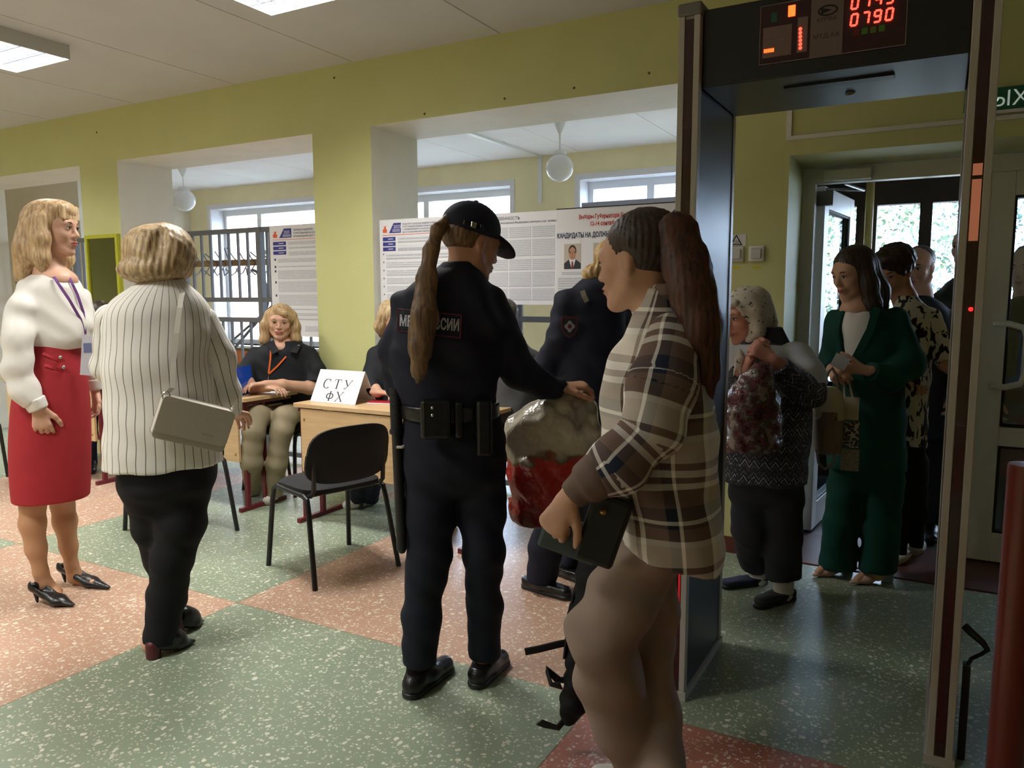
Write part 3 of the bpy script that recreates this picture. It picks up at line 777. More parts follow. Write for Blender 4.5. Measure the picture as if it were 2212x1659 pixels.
def portrait(b, u, v, w, h):
    def pl(pts, mat, nm, off): b.poly([(u+w*a, v+h*c) for a, c in pts], mat, nm, off)
    def oval(cx, cy, rx, ry, a0=0, a1=2*math.pi, n=18): return [(cx+rx*math.cos(t), cy+ry*math.sin(t)) for t in np.linspace(a0, a1, n)][:(-1 if a1-a0 > 6 else None)]
    b.rect(u, u+w, v, v+h, m_pbg, 'portrait_backdrop', 0.0012)
    pl([(0, 1), (0, .78), (.30, .62), (.70, .62), (1, .78), (1, 1)], m_suit, 'portrait_suit', 0.0016)
    pl([(.30, .62), (.70, .62), (.54, .99), (.46, .99)], m_white, 'portrait_shirt', 0.0020)
    pl([(.46, .70), (.54, .70), (.58, .99), (.44, .99)], m_tie, 'portrait_tie', 0.0024)
    pl(oval(.5, .29, .235, .24), m_phair, 'portrait_hair', 0.0020)
    pl(oval(.5, .39, .205, .26), m_face, 'portrait_face', 0.0024)
    pl([(.3, .31), (.44, .31), (.44, .335), (.3, .335)], m_phair, 'portrait_brow', 0.0028)
    pl([(.56, .31), (.7, .31), (.7, .335), (.56, .335)], m_phair, 'portrait_brow', 0.0028)
    for ex in (.37, .63): pl(oval(ex, .365, .035, .016), m_phair, 'portrait_eye', 0.0028)
    pl([(.48, .36), (.52, .36), (.55, .47), (.45, .47)], m_tie2, 'portrait_nose', 0.0028)
    pl([(.41, .535), (.59, .535), (.56, .55), (.44, .55)], m_tie, 'portrait_mouth', 0.0028)
for k in range(4):
    u = .065+k*.235; portrait(B4, u, .28, .135, .205)
    B4.rect(u-.02, u+.15, .505, .53, m_lines[2], 'name_lines'); B4.rect(u-.05, u+.17, .55, .95, m_lines[20], 'text_block')

# ================================================================== desks and chairs
def desk(x0, x1, y0, label):
    y1 = y0+0.50; zt = 0.755
    t = thing('school_desk', ((x0+x1)/2, (y0+y1)/2, 0), label, 'desk', 'school desks in a row')
    r = 0.03; pts = []
    for cx, cy, a0 in ((x1-r, y1-r, 0), (x0+r, y1-r, 90), (x0+r, y0+r, 180), (x1-r, y0+r, 270)):
        for k in range(5): an = math.radians(a0+k*22.5); pts.append((cx+r*math.cos(an), cy+r*math.sin(an)))
    tp = MB().prism(pts, (0, 0, zt-0.022), (1, 0, 0), (0, 1, 0), (0, 0, 1), 0.022).build('tabletop', m_wood, t)
    MB().box(x0+0.07, x1-0.07, y0+0.006, y0+0.024, 0.33, zt-0.03).build('front_panel', m_wood, t)
    for x in (x0+0.10, x1-0.10):
        for z in (0.38, 0.66): MB().ell((x, y0+0.005, z), (0.008, 0.004, 0.008), seg=10, rings=6).build('bolt', m_brass, t, True)
    for x in (x0+0.05, x1-0.05):
        s = 0.014
        MB().box(x-s, x+s, y0-0.02, y1-0.12, 0, 0.028).build('foot_bar', m_red, t)
        MB().box(x-s, x+s, y0+0.02, y1-0.05, zt-0.05, zt-0.022).build('top_bar', m_red, t)
        for y in (y0+0.05, y0+0.20): MB().box(x-s, x+s, y-s, y+s, 0.028, zt-0.05).build('leg', m_red, t)
    MB().box(x0+0.064, x1-0.064, y0+0.16, y0+0.18, 0.30, 0.33).build('crossbar', m_red, t)
    MB().box(x0+0.08, x1-0.08, y0+0.2, y1-0.08, 0.665, 0.677).build('book_shelf', m_wood, t)
    return t
desk(-5.17, -3.91, 3.47, 'school desk with a blue leaflet in front of the smiling seated woman')
desk(-3.5, -2.2, 3.48, 'school desk carrying the folded card with large letters')
desk(-6.75, -5.45, 3.47, 'school desk at the left edge behind the woman in the red skirt')
def chair(cx, cy, front, label):
    f = nrm((front[0], front[1], 0)); s = np.array([-f[1], f[0], 0])
    def L(a, b, z): return np.array([cx, cy, 0])+s*a+f*b+np.array([0, 0, z])
    t = thing('visitor_chair', (cx, cy, 0), label, 'chair', 'black visitor chairs')
    for sg in (-1, 1):
        # one bent tube per side: front leg, seat rail, rear leg
        P = [L(.245*sg, .235, 0), L(.225*sg, .20, .36), L(.222*sg, .185, .425), L(.22*sg, .15, .442), L(.22*sg, -.12, .438), L(.222*sg, -.16, .425), L(.225*sg, -.18, .36), L(.245*sg, -.255, 0)]
        MB().tube(P[:4], 0.0135, 10).build('leg', m_black, t, True); MB().tube(P[4:], 0.0135, 10).build('leg', m_black, t, True)
        MB().tube([P[3], P[4]], 0.0135, 10).build('seat_rail', m_black, t, True)
        MB().tube([L(.20*sg, -.05, .435), L(.20*sg, -.16, .44), L(.20*sg, -.19, .47), L(.20*sg, -.198, .58), L(.19*sg, -.215, .72)], 0.012, 8).build('back_tube', m_black, t, True)
    MB().tube([L(-.22, .13, .43), L(.22, .13, .43)], 0.011, 8).build('crossbar', m_black, t, True)
    MB().tube([L(-.22, -.11, .43), L(.22, -.11, .43)], 0.011, 8).build('crossbar', m_black, t, True)
    # seat cushion: lofted rounded slab
    def slab(fn, name, mat, nu=14, nv=10):
        V = []; F = []
        for side in (1, -1):
            for j in range(nv+1):
                for i in range(nu+1): V.append(fn(i/nu*2-1, j/nv*2-1, side))
        W_ = nu+1; N_ = W_*(nv+1)
        for j in range(nv):
            for i in range(nu):
                a = j*W_+i; F.append((a, a+1, a+1+W_, a+W_)); F.append((N_+a, N_+a+W_, N_+a+1+W_, N_+a+1))
        for i in range(nu):
            F.append((i, N_+i, N_+i+1, i+1)); a = nv*W_+i; F.append((a, a+1, N_+a+1, N_+a))
        for j in range(nv):
            a = j*W_; F.append((a, a+W_, N_+a+W_, N_+a)); a = j*W_+nu; F.append((a, N_+a, N_+a+W_, a+W_))
        o = mesh_obj(name, V, F, mat, t, smooth=True); o.data.set_sharp_from_angle(angle=math.radians(50)); return o
    def sq(a, b, n=4.0):
        # square grid -> superellipse
        m = max(abs(a), abs(b)) or 1e-6; l = max(1e-6, (abs(a)**n+abs(b)**n)**(1/n)); return a*m/l, b*m/l
    def seat(a, b, sd):
        u, v = sq(a, b); e = max(abs(a), abs(b)); th = 0.030*(1-e**6)+0.006
        return L(.225*u, .015+.21*v, .462+(th if sd > 0 else -0.012)-0.02*max(0, v)**3)
    def back(a, b, sd):
        u, v = sq(a, b); e = max(abs(a), abs(b)); th = 0.016*(1-e**6)+0.008
        z = .638+.146*v-0.012*u*u*(1 if v > 0 else -0.6)
        return L(.235*u*(1-0.04*v), -.235-.03*v+0.045*u*u+(th if sd < 0 else -th*0.9), z)
    slab(lambda a, b, sd: seat(a, b, sd), 'seat', m_blackf)
    o = slab(lambda a, b, sd: back(a, b, -sd), 'backrest', m_blackf)
    return t
chair(-2.745, 2.985, (-.46, .145), 'empty black visitor chair with its back to the camera beside the police officer')
chair(-3.985, 3.01, (-.46, .145), 'black visitor chair half hidden behind the woman in the striped jacket')
chair(-6.35, 2.95, (-.40, .3), 'black visitor chair at the left edge behind the red skirt')

# ------------------------------------------------------------------ things on the desks
# folded letter card
fc = thing('folded_card', (-3.28, 3.66, 0.755), 'folded white tent card with large black letters on the desk', 'sign')
ca, cb_ = np.array((-3.455, 3.60, 0.756)), np.array((-3.09, 3.60, 0.756))
wv = nrm(cb_-ca); wd = np.linalg.norm(cb_-ca)
top = np.array((-3.27, 3.70, 0.756+0.195)); bk = np.array((-3.27, 3.80, 0.756))
hv = top-(ca+cb_)/2; hl = np.linalg.norm(hv); hv = hv/hl; nv_ = nrm(np.cross(wv, hv))
MB().obox((ca+cb_)/2+hv*hl/2, wv*wd/2, hv*hl/2, nv_*0.0008).build('front_leaf', m_white, fc)
hb = bk-top; hbl = np.linalg.norm(hb); hb /= hbl
MB().obox(top+hb*hbl/2, wv*wd/2, hb*hbl/2, np.cross(wv, hb)*0.0008).build('rear_leaf', m_white, fc)
fo = ca+nv_*0.0014
def stroke(mb, p, q, t0, t1=None):
    """slanted-free stroke between 2d points with thickness t0 -> t1"""
    t1 = t1 or t0; p, q = np.array(p, float), np.array(q, float); d = q-p; d /= np.linalg.norm(d); n = np.array([-d[1], d[0]])
    mb.prism([tuple(p+n*t0/2), tuple(p-n*t0/2), tuple(q-n*t1/2), tuple(q+n*t1/2)], fo, wv, hv, nv_, 0.0006)
def arcst(mb, c, rx, ry, a0, a1, thin, thick, n=22):
    A = np.radians(np.linspace(a0, a1, n)); P = [(c[0]+rx*math.cos(a), c[1]+ry*math.sin(a)) for a in A]
    for i in range(n-1):
        t = thin+(thick-thin)*abs(math.cos((A[i]+A[i+1])/2)); stroke(mb, P[i], P[i+1], t)
Ls = {}
def serif(mb, x, y, w=0.018): stroke(mb, (x-w/2, y), (x+w/2, y), 0.0022)
mb = MB(); arcst(mb, (.095, .125), .027, .031, 48, 312, .0025, .0085); stroke(mb, (.116, .135), (.118, .156), .002, .003); mb.build('letter', m_ink, fc)
mb = MB(); stroke(mb, (.178, .095), (.178, .155), .0085); stroke(mb, (.15, .155), (.206, .155), .003); stroke(mb, (.1515, .156), (.1515, .140), .002); stroke(mb, (.2045, .156), (.2045, .140), .002); serif(mb, .178, .0955, .024); mb.build('letter', m_ink, fc)
mb = MB(); stroke(mb, (.238, .155), (.262, .118), .0075); stroke(mb, (.288, .155), (.262, .112), .003); stroke(mb, (.264, .116), (.250, .098), .003); arcst(mb, (.246, .102), .006, .006, 150, 330, .003, .004, 8); serif(mb, .238, .155, .02); serif(mb, .288, .155, .016); mb.build('letter', m_ink, fc)
mb = MB(); arcst(mb, (.145, .044), .025, .018, 0, 360, .0025, .008); stroke(mb, (.145, .014), (.145, .074), .008); serif(mb, .145, .0745); serif(mb, .145, .0135); mb.build('letter', m_ink, fc)
mb = MB(); stroke(mb, (.200, .074), (.246, .014), .0075); stroke(mb, (.244, .074), (.200, .014), .003); [serif(mb, a, b, .02) for a, b in ((.20, .0745), (.244, .0745), (.20, .0135), (.246, .0135))]; mb.build('letter', m_ink, fc)
rb = thing('red_booklet', (-3.0, 3.74, 0.755), 'small red booklet lying on the desk next to the letter card', 'booklet')
for z0, z1, m_ in ((.755, .757, M('red_cover', (176, 34, 52), 0.5)), (.757, .766, m_white), (.766, .768, bpy.data.materials['red_cover'])):
    MB().obox((-3.0, 3.74, (z0+z1)/2), (0.074, 0.02, 0), (-0.026, 0.06, 0), (0, 0, (z1-z0)/2)).build('cover' if m_ is not m_white else 'pages', m_, rb)
def sheet(x, y, ang, w, h, z, label, grp='papers on the desks'):
    c, s = math.cos(ang), math.sin(ang)
    return tag(MB().obox((x, y, z), (c*w/2, s*w/2, 0), (-s*h/2, c*h/2, 0), (0, 0, 0.0012)).build('paper_sheet', m_white), label, 'paper', grp)
sheet(-2.82, 3.86, .1, .42, .2, .7565, 'white papers spread on the desk in front of the hidden clerk')
sheet(-4.15, 3.82, .05, .5, .22, .7565, 'white paper sheet under the forearm of the smiling seated woman')
sheet(-5.65, 3.62, .2, .3, .21, .7565, 'white paper sheet on the far left desk')
# blue leaflet standing on the first desk
bl = thing('blue_leaflet', (-4.2, 3.6, 0.757), 'glossy blue leaflet standing upright on the desk', 'leaflet')
pa, pb = fl(514, 858, 0.757), fl(548, 848, 0.757)
pa, pb = pa+np.array((0, 0, 0)), pb
up = np.array((-.035, 0.01, 0.19))
MB().add([pa, pb, pb+up, pa+up, pa+(0, .004, 0), pb+(0, .004, 0), pb+up+(0, .004, 0), pa+up+(0, .004, 0)], [(0, 1, 2, 3), (7, 6, 5, 4), (0, 4, 5, 1), (1, 5, 6, 2), (2, 6, 7, 3), (3, 7, 4, 0)]).build('cover', M('blue_gloss', (28, 80, 190), 0.2), bl)
u2 = up*0.16; ta, tb = pa+up, pb+up
MB().add([ta-u2+(0, -.001, 0), tb-u2+(0, -.001, 0), tb+(0, -.001, 0), ta+(0, -.001, 0)], [(0, 1, 2, 3)]).build('grey_band', M('leaflet_band', (150, 170, 200), 0.3), bl)
# ================================================================== implicit surfaces -> one continuous mesh (surface nets)
class SDF:
    def __init__(s, vox=0.006, k=0.02):
        s.vox, s.k, s.P, s.disp = vox, k, [], None
    def _a(s, lo, hi, fn, k, op, pat=None):
        s.P.append((np.minimum(lo, hi), np.maximum(lo, hi), fn, s.k if k is None else k, op, pat)); return s
    def cone(s, p0, p1, r0, r1, k=None, op='u', sq=None, flat0=False, flat1=False, ref=(0, 1, 0), along0=0.0, pr=None):
        p0, p1 = np.asarray(p0, float), np.asarray(p1, float); ba = p1-p0; L2 = max(1e-9, ba@ba); L = math.sqrt(L2); d = ba/L
        R = max(r0, r1)
        def fn(X):
            w = X-p0; t = np.clip(w@ba/L2, 0, 1); o = w-t[:, None]*ba
            if sq is not None:
                ax, f = np.asarray(sq[0], float), sq[1]; o = o+np.outer(o@ax*(1/f-1), ax)
            q = np.sqrt((o*o).sum(1))-(r0+(r1-r0)*t)
            if sq is not None: q = q*min(1, sq[1]*1.4)
            if flat1: q = np.maximum(q, w@d-L)
            if flat0: q = np.maximum(q, -(w@d))
            return q
        u = nrm(np.asarray(ref, float)-d*(d@np.asarray(ref, float))+1e-6); v = np.cross(d, u)
        def pat(X):
            w = X-p0; return np.stack([np.arctan2(w@v, w@u)*(pr or (r0+r1)/2), w@d+along0, np.zeros(len(X))], 1)
        return s._a(np.minimum(p0, p1)-R, np.maximum(p0, p1)+R, fn, k, op, pat)
    def chain(s, pts, rs, k=None, op='u', flat0=False, flat1=False, sq=None, ref=(0, 1, 0)):
        al = 0.0
        for i in range(len(pts)-1):
            s.cone(pts[i], pts[i+1], rs[i], rs[i+1], k, op, sq, flat0 and i == 0, flat1 and i == len(pts)-2, ref, al, float(np.mean(rs)))
            al += float(np.linalg.norm(np.asarray(pts[i+1])-np.asarray(pts[i])))
        return s
    def ell(s, c, r, ax=None, k=None, op='u'):
        c = np.asarray(c, float); r = np.asarray(r, float); A = np.eye(3) if ax is None else np.asarray(ax, float)
        ext = np.sqrt(((A*r[:, None])**2).sum(0))
        def fn(X):
            w = (X-c)@A.T; q = np.sqrt(((w/r)**2).sum(1)); g = np.sqrt(((w/(r*r))**2).sum(1))
            return q*(q-1)/np.maximum(g, 1e-6)
        def pat(X): w = (X-c)@A.T; return np.stack([np.arctan2(w[:, 0], w[:, 1])*r[0], w[:, 2], np.zeros(len(X))], 1)
        return s._a(c-ext, c+ext, fn, k, op, pat)
    def loft(s, secs, R, T, k=None, op='u', n=2.2, round_top=False):
        """secs: (centre xyz, half width along R, half depth along T)"""
        secs = sorted(secs, key=lambda q: q[0][2]); z = np.array([q[0][2] for q in secs]); R, T = np.asarray(R, float), np.asarray(T, float)
        cx = np.array([np.dot(q[0], R) for q in secs]); cy = np.array([np.dot(q[0], T) for q in secs]); a = np.array([q[1] for q in secs]); b = np.array([q[2] for q in secs])
        zz = np.linspace(z[0], z[-1], 80)
        def sm(v):
            w = np.interp(zz, z, v); kk = 7; pad = np.concatenate([2*w[0]-w[kk:0:-1], w, 2*w[-1]-w[-2:-kk-2:-1]])
            return np.convolve(pad, np.ones(2*kk+1)/(2*kk+1), 'valid')
        cx, cy, a, b = sm(cx), sm(cy), sm(a), sm(b)
        def fn(X):
            Z = X[:, 2]; A = np.interp(Z, zz, a); B = np.interp(Z, zz, b)
            x = np.abs(X@R-np.interp(Z, zz, cx))/A; y = np.abs(X@T-np.interp(Z, zz, cy))/B
            q = np.maximum((x**n+y**n)**(1/n), 1e-6); g = np.sqrt((x/A)**2+(y/B)**2)/q
            d = (q-1)/np.maximum(g, 1e-6)
            d = np.clip(d, -0.3, 0.3)
            return np.maximum(np.maximum(d, Z-z[-1]), z[0]-Z)
        def pat(X):
            Z = X[:, 2]; x = (X@R-np.interp(Z, zz, cx)); y = (X@T-np.interp(Z, zz, cy))
            th = np.arctan2(x/np.interp(Z, zz, a), y/np.interp(Z, zz, b))
            return np.stack([th*a.mean(), -Z, np.zeros(len(X))], 1)
        P = np.array([np.asarray(q[0])+sx*q[1]*R+sy*q[2]*T for q in secs for sx in (-1, 1) for sy in (-1, 1)])
        return s._a(P.min(0), P.max(0), fn, k, op, pat)
    def cut(s, p, n):
        p, n = np.asarray(p, float), nrm(n)
        s.P.append((None, None, lambda X: (X-p)@n, 0.0, 'cut', None)); return s
    def mesh(s, name, mat, parent, pat=False, smooth=1):
        h = s.vox; us = [q for q in s.P if q[4] == 'u']
        m = max(q[3] for q in us)*0.5+3*h
        lo = np.min([q[0] for q in us], 0)-m; hi = np.max([q[1] for q in us], 0)+m
        N = np.ceil((hi-lo)/h).astype(int)+1
        D = np.full(N, 0.3, np.float32); ax = [lo[i]+h*np.arange(N[i]) for i in range(3)]
        def pts(i0, i1):
            g = np.meshgrid(*[ax[i][i0[i]:i1[i]] for i in range(3)], indexing='ij'); return np.stack([q.ravel() for q in g], 1)
        for (a, b, fn, k, op, _) in s.P:
            if op == 'cut':
                X = pts((0, 0, 0), N); D = np.maximum(D, fn(X).reshape(N).astype(np.float32)); continue
            mg = k*0.6+2.5*h
            i0 = np.maximum(0, np.floor((a-mg-lo)/h).astype(int)); i1 = np.minimum(N, np.ceil((b+mg-lo)/h).astype(int)+1)
            if (i1 <= i0).any(): continue
            X = pts(i0, i1); d = fn(X).reshape(i1-i0).astype(np.float32)
            sl = tuple(slice(i0[j], i1[j]) for j in range(3)); C = D[sl]
            if op == 'u':
                if k > 1e-6: hh = np.maximum(k-np.abs(C-d), 0)/k; D[sl] = np.minimum(C, d)-hh*hh*k*0.25
                else: D[sl] = np.minimum(C, d)
            else:
                d = -d
                if k > 1e-6: hh = np.maximum(k-np.abs(C-d), 0)/k; D[sl] = np.maximum(C, d)+hh*hh*k*0.25
                else: D[sl] = np.maximum(C, d)
        if s.disp is not None:
            mk = np.abs(D) < 0.03; ii = np.argwhere(mk); D[mk] += s.disp(lo+h*ii).astype(np.float32)
        ins = D < 0
        c = [D[i:N[0]-1+i, j:N[1]-1+j, k:N[2]-1+k] for i in (0, 1) for j in (0, 1) for k in (0, 1)]
        ci = [ins[i:N[0]-1+i, j:N[1]-1+j, k:N[2]-1+k] for i in (0, 1) for j in (0, 1) for k in (0, 1)]
        cnt = sum(q.astype(np.int8) for q in ci); act = (cnt > 0) & (cnt < 8)
        idx = np.full(act.shape, -1, np.int64); ii = np.argwhere(act); idx[act] = np.arange(len(ii))
        vals = np.stack([q[act] for q in c], 1)
        off = np.array([(i, j, k) for i in (0, 1) for j in (0, 1) for k in (0, 1)], float)
        acc = np.zeros((len(ii), 3)); num = np.zeros(len(ii))
        for e in range(8):
            for f in range(e+1, 8):
                if np.abs(off[e]-off[f]).sum() == 1:
                    va, vb = vals[:, e], vals[:, f]; cr = (va < 0) != (vb < 0)
                    t = np.where(cr, va/np.where(cr, va-vb, 1), 0)
                    acc += np.where(cr[:, None], off[e]+t[:, None]*(off[f]-off[e]), 0); num += cr
        V = lo+h*(ii+acc/num[:, None]); F = []
        for axx in range(3):
            o = [1, 1, 1]; o[axx] = 0
            sl0 = tuple(slice(1 if q else 0, N[j]-1) for j, q in enumerate(o)); a = ins[sl0]
            sh = [slice(1, N[j]-1) if o[j] else slice(1, N[j]) for j in range(3)]; b = ins[tuple(sh)]
            ed = np.argwhere(a != b)
            if not len(ed): continue
            base = ed+np.array(o); inside = a[tuple(ed.T)]
            u, v = [j for j in range(3) if j != axx]
            if axx == 1: u, v = v, u
            def cid(du, dv):
                q = base.copy(); q[:, u] -= du; q[:, v] -= dv; return idx[tuple(q.T)]
            f = np.stack([cid(1, 1), cid(0, 1), cid(0, 0), cid(1, 0)], 1)
            f = np.where(inside[:, None], f, f[:, ::-1]); F.append(f)
        F = np.concatenate(F); F = F[(F >= 0).all(1)]
        for _ in range(smooth):
            S_ = np.zeros_like(V); n_ = np.zeros(len(V))
            for i in range(4):
                np.add.at(S_, F[:, i], V[F[:, (i+1) % 4]]); np.add.at(n_, F[:, i], 1)
            V = V+0.5*(S_/np.maximum(n_, 1)[:, None]-V)
        at = None
        if pat:
            best = np.full(len(V), 1e9); A = np.zeros((len(V), 3))
            for j, (a, b, fn, k, op, pf) in enumerate(s.P):
                if op != 'u' or pf is None: continue
                d = fn(V); w = d < best; best[w] = d[w]; A[w] = pf(V[w])
            at = {'pat': A}
        return mesh_obj(name, V, F, mat, parent, smooth=True, attrs=at)

def folds(amp, f=38.0, d=(0.3, 0.2, 1.0), w=9.0, seed=0.0):
    d = nrm(d)
    def fn(X):
        q = np.sin(X[:, 0]*w+seed)+np.sin(X[:, 1]*w*1.3+1.7+seed)+0.6*np.sin(X[:, 2]*w*0.8+seed*2)
        n1 = np.sin(X@d*f+2.2*q); n2 = np.sin(X[:, 0]*w*2.1+X[:, 2]*w*1.4+seed)*np.sin(X[:, 1]*w*1.9-seed)
        n3 = np.sin(X@d*f*2.4-1.7*q+1.1+seed)*np.sin(X[:, 0]*w*3.1-X[:, 1]*w*2.7+seed)
        return amp*(n1*(0.5+0.5*n2)+0.25*n2+0.5*n3)
    return fn
def vfolds(P, amp, n=9, seed=0.0):
    """folds running downward around a garment of person P"""
    def fn(X):
        w = X-P.base; th = np.arctan2(w@P.R, w@P.T)
        return amp*np.sin(th*n+seed+1.5*np.sin(X[:, 2]*5+seed))*np.clip((P.top-X[:, 2])*1.2, 0.2, 1)
    return fn

# ================================================================== people
m_skin = M('skin', (203, 158, 132), 0.5, var=0.06, vs=14)
m_skin_tan = M('skin_tan', (190, 140, 112), 0.5, var=0.06, vs=14)
m_stock = M('skin_tights', (188, 142, 106), 0.5, var=0.04)
m_lip = M('lips', (176, 92, 88), 0.45)
m_eye = M('eye_white', (215, 208, 204), 0.25)
m_iris = M('iris', (44, 36, 32), 0.2)
m_lash = M('lash', (46, 36, 32), 0.7)
def hair_mat(name, c0, c1, sc=90):
    t = NT(name); p = t.scaled(t.pos(), (1, 1, 0.07)); f = t.noise(p, sc, 3, 0.6)
    t.color(t.ramp(f, [(0.32, lin(c0)), (0.68, lin(c1))])); t.set(Roughness=0.48); t.bump(f, 0.35, 0.004); return t.m
m_blond = hair_mat('blond_hair', (146, 114, 78), (212, 182, 138))
m_blond2 = hair_mat('ash_blond_hair', (138, 112, 78), (208, 182, 140))
m_gold = hair_mat('golden_hair', (160, 122, 70), (222, 188, 126))
m_brown_h = hair_mat('light_brown_hair', (74, 56, 38), (140, 110, 76))
m_dkbrown = hair_mat('dark_brown_hair', (30, 22, 18), (66, 46, 36))
m_auburn = hair_mat('dark_auburn_hair', (40, 22, 18), (96, 56, 40))
m_greyh = hair_mat('greying_hair', (52, 50, 48), (104, 100, 94))

class Person:
    def __init__(s, px, py, label, top=1.7, group=None, base=None):
        s.base = np.array(base if base is not None else fl(px, py), float); s.base[2] = 0 if base is None else base[2]
        v = CAM-s.base; v[2] = 0; s.T = nrm(v); s.R = np.cross((0, 0, 1), s.T); s.U = np.array((0, 0, 1.0))
        s.k = float(np.linalg.norm(v)); s.top = top
        s.o = thing('person', s.base, label, 'person', group)
        s.mpp = float(np.linalg.norm(s.p(px+1, 650)-s.p(px, 650)))
    def p(s, x, y, t=0.0):
        d = ray(x, y); q = s.base+s.T*t; return CAM+d*(((q-CAM)@s.T)/(d@s.T))
    def r(s, px): return px*s.mpp
    def tf(s, x, y): return float((fl(x, y)-s.base)@s.T)
    def secs(s, L):
        out = []
        for q in L:
            y, xl, xr, b = q[:4]; t = q[4] if len(q) > 4 else 0.0
            a, c = s.p(xl, y, t), s.p(xr, y, t); out.append(((a+c)/2, np.linalg.norm(c-a)/2, b))
        return out
    def surf(s, L, x, y, out=0.004):
        L = sorted(L, key=lambda q: q[0]); ys = [q[0] for q in L]
        xl, xr, b = (np.interp(y, ys, [q[i] for q in L]) for i in (1, 2, 3)); t = np.interp(y, ys, [q[4] if len(q) > 4 else 0.0 for q in L])
        u = np.clip((x-(xl+xr)/2)/((xr-xl)/2), -0.97, 0.97)
        return s.p(x, y, t+b*(1-abs(u)**2.2)**(1/2.2)+out)
    def ch(s, L): return [s.p(*q[:3]) for q in L], [s.r(q[3]) for q in L]
    # -------------------------------------------------------------- head
    def head(s, S, cx, cy, t=0.0, H=0.235, yaw=0.0, pitch=0.0, roll=0.0, neck=None, jaw=1.0, nose=1.0, face=True, wide=1.0, fem=True, ears=True):
        y_, p_, r_ = (math.radians(q) for q in (yaw, pitch, roll))
        f = math.cos(y_)*s.T+math.sin(y_)*s.R; f = math.cos(p_)*f-math.sin(p_)*s.U
        x = nrm(np.cross(f, s.U)); u = np.cross(x, f)
        x, u = math.cos(r_)*x+math.sin(r_)*u, math.cos(r_)*u-math.sin(r_)*x
        c = s.p(cx, cy, t); g = H/0.236; A = np.array([x, f, u]); s.hc, s.hA, s.hg = c, A, g
        def hp(a, b, d): return c+g*(a*x*wide+b*f+d*u)
        s.hp = hp
        E = lambda cc, r, k=0.02, op='u': S.ell(hp(*cc), np.array(r)*g*np.array((wide, 1, 1)), A, k, op)
        E((0, -0.016, 0.036), (0.073, 0.094, 0.082), 0.01)
        E((0, 0.028, -0.03), (0.056, 0.060, 0.082), 0.03)
        E((0, 0.030, 0.028), (0.064, 0.058, 0.062), 0.03)
        for sg in (-1, 1):
            S.cone(hp(sg*.050*jaw, .004, -.052), hp(sg*.016, .064, -.098), .020*g, .016*g, 0.025)
            E((sg*.034, .060, -.024), (.026, .024, .026), 0.02)
        E((0, .072, -.100), (.022, .018, .017), 0.02)
        E((0, .084, -.062), (.024, .014, .020), 0.015)                      # mouth mound
        E((0, .080, .026), (.050, .013, .014), 0.02)                        # brow
        for sg in (-1, 1): E((sg*.031, .098, .004), (.017, .016, .010), 0.012, 's')
        for sg in (-1, 1): E((sg*.031, .078, .004), (.0145, .0125, .0115), 0.006)
        S.cone(hp(0, .086, .016), hp(0, .107*nose, -.028), .0075*g, .0115*g, 0.012)
        for sg in (-1, 1): E((sg*.011, .096, -.033), (.0085, .010, .008), 0.006)
        E((0, .094, -.054), (.020, .008, .0055), 0.004); E((0, .091, -.069), (.017, .008, .006), 0.004)
        E((0, .100, -.0615), (.024, .006, .0022), 0.002, 's')
        if ears:
            for sg in (-1, 1):
                E((sg*.072, -.006, -.002), (.010, .019, .031), 0.010); E((sg*.082, .0, .0), (.006, .009, .016), 0.006, 's')
        nk = neck if neck is not None else c-s.U*0.2
        S.cone(hp(0, -.018, -.045), nk, .050*g, .058*g, 0.03)
        if face:
            s.face_parts = True
        return hp
    def face(s, body, brow=m_lash, lip=m_lip, eyes=True, lipw=1.0):
        hp, g, A = s.hp, s.hg, s.hA
        for sg in (-1, 1):
            if eyes:
                MB().ell(hp(sg*.031, .0835, .004), (.0125*g, .009*g, .0062*g), A).build('eye', m_eye, body, True)
                MB().ell(hp(sg*.031, .0898, .0038), (.0058*g, .0035*g, .0058*g), A, 10, 7).build('iris', m_iris, body, True)
            MB().tube([hp(sg*.017, .0895, .0065), hp(sg*.025, .0945, .0105), hp(sg*.034, .0935, .0108), hp(sg*.0455, .085, .0075)], [.0012*g, .0022*g, .0022*g, .0014*g], 6).build('eyelash', m_lash, body, True)
            MB().tube([hp(sg*.014, .0945, .0235), hp(sg*.028, .0945, .0295), hp(sg*.040, .088, .0290), hp(sg*.049, .079, .0235)], [.0026*g, .0032*g, .0028*g, .0012*g], 6, (A[1], 1, 1)).build('eyebrow', brow, body, True)
        MB().tube([hp(-.022*lipw, .0905, -.0615), hp(-.010*lipw, .0995, -.0570), hp(0, .1005, -.0580), hp(.010*lipw, .0995, -.0570), hp(.022*lipw, .0905, -.0615)], [.0012*g, .0040*g, .0038*g, .0040*g, .0012*g], 8).build('lips', lip, body, True)
        MB().tube([hp(-.020*lipw, .0905, -.0640), hp(-.009*lipw, .0975, -.0680), hp(0, .0985, -.0690), hp(.009*lipw, .0975, -.0680), hp(.020*lipw, .0905, -.0640)], [.0012*g, .0044*g, .0048*g, .0044*g, .0012*g], 8).build('lips', lip, body, True)
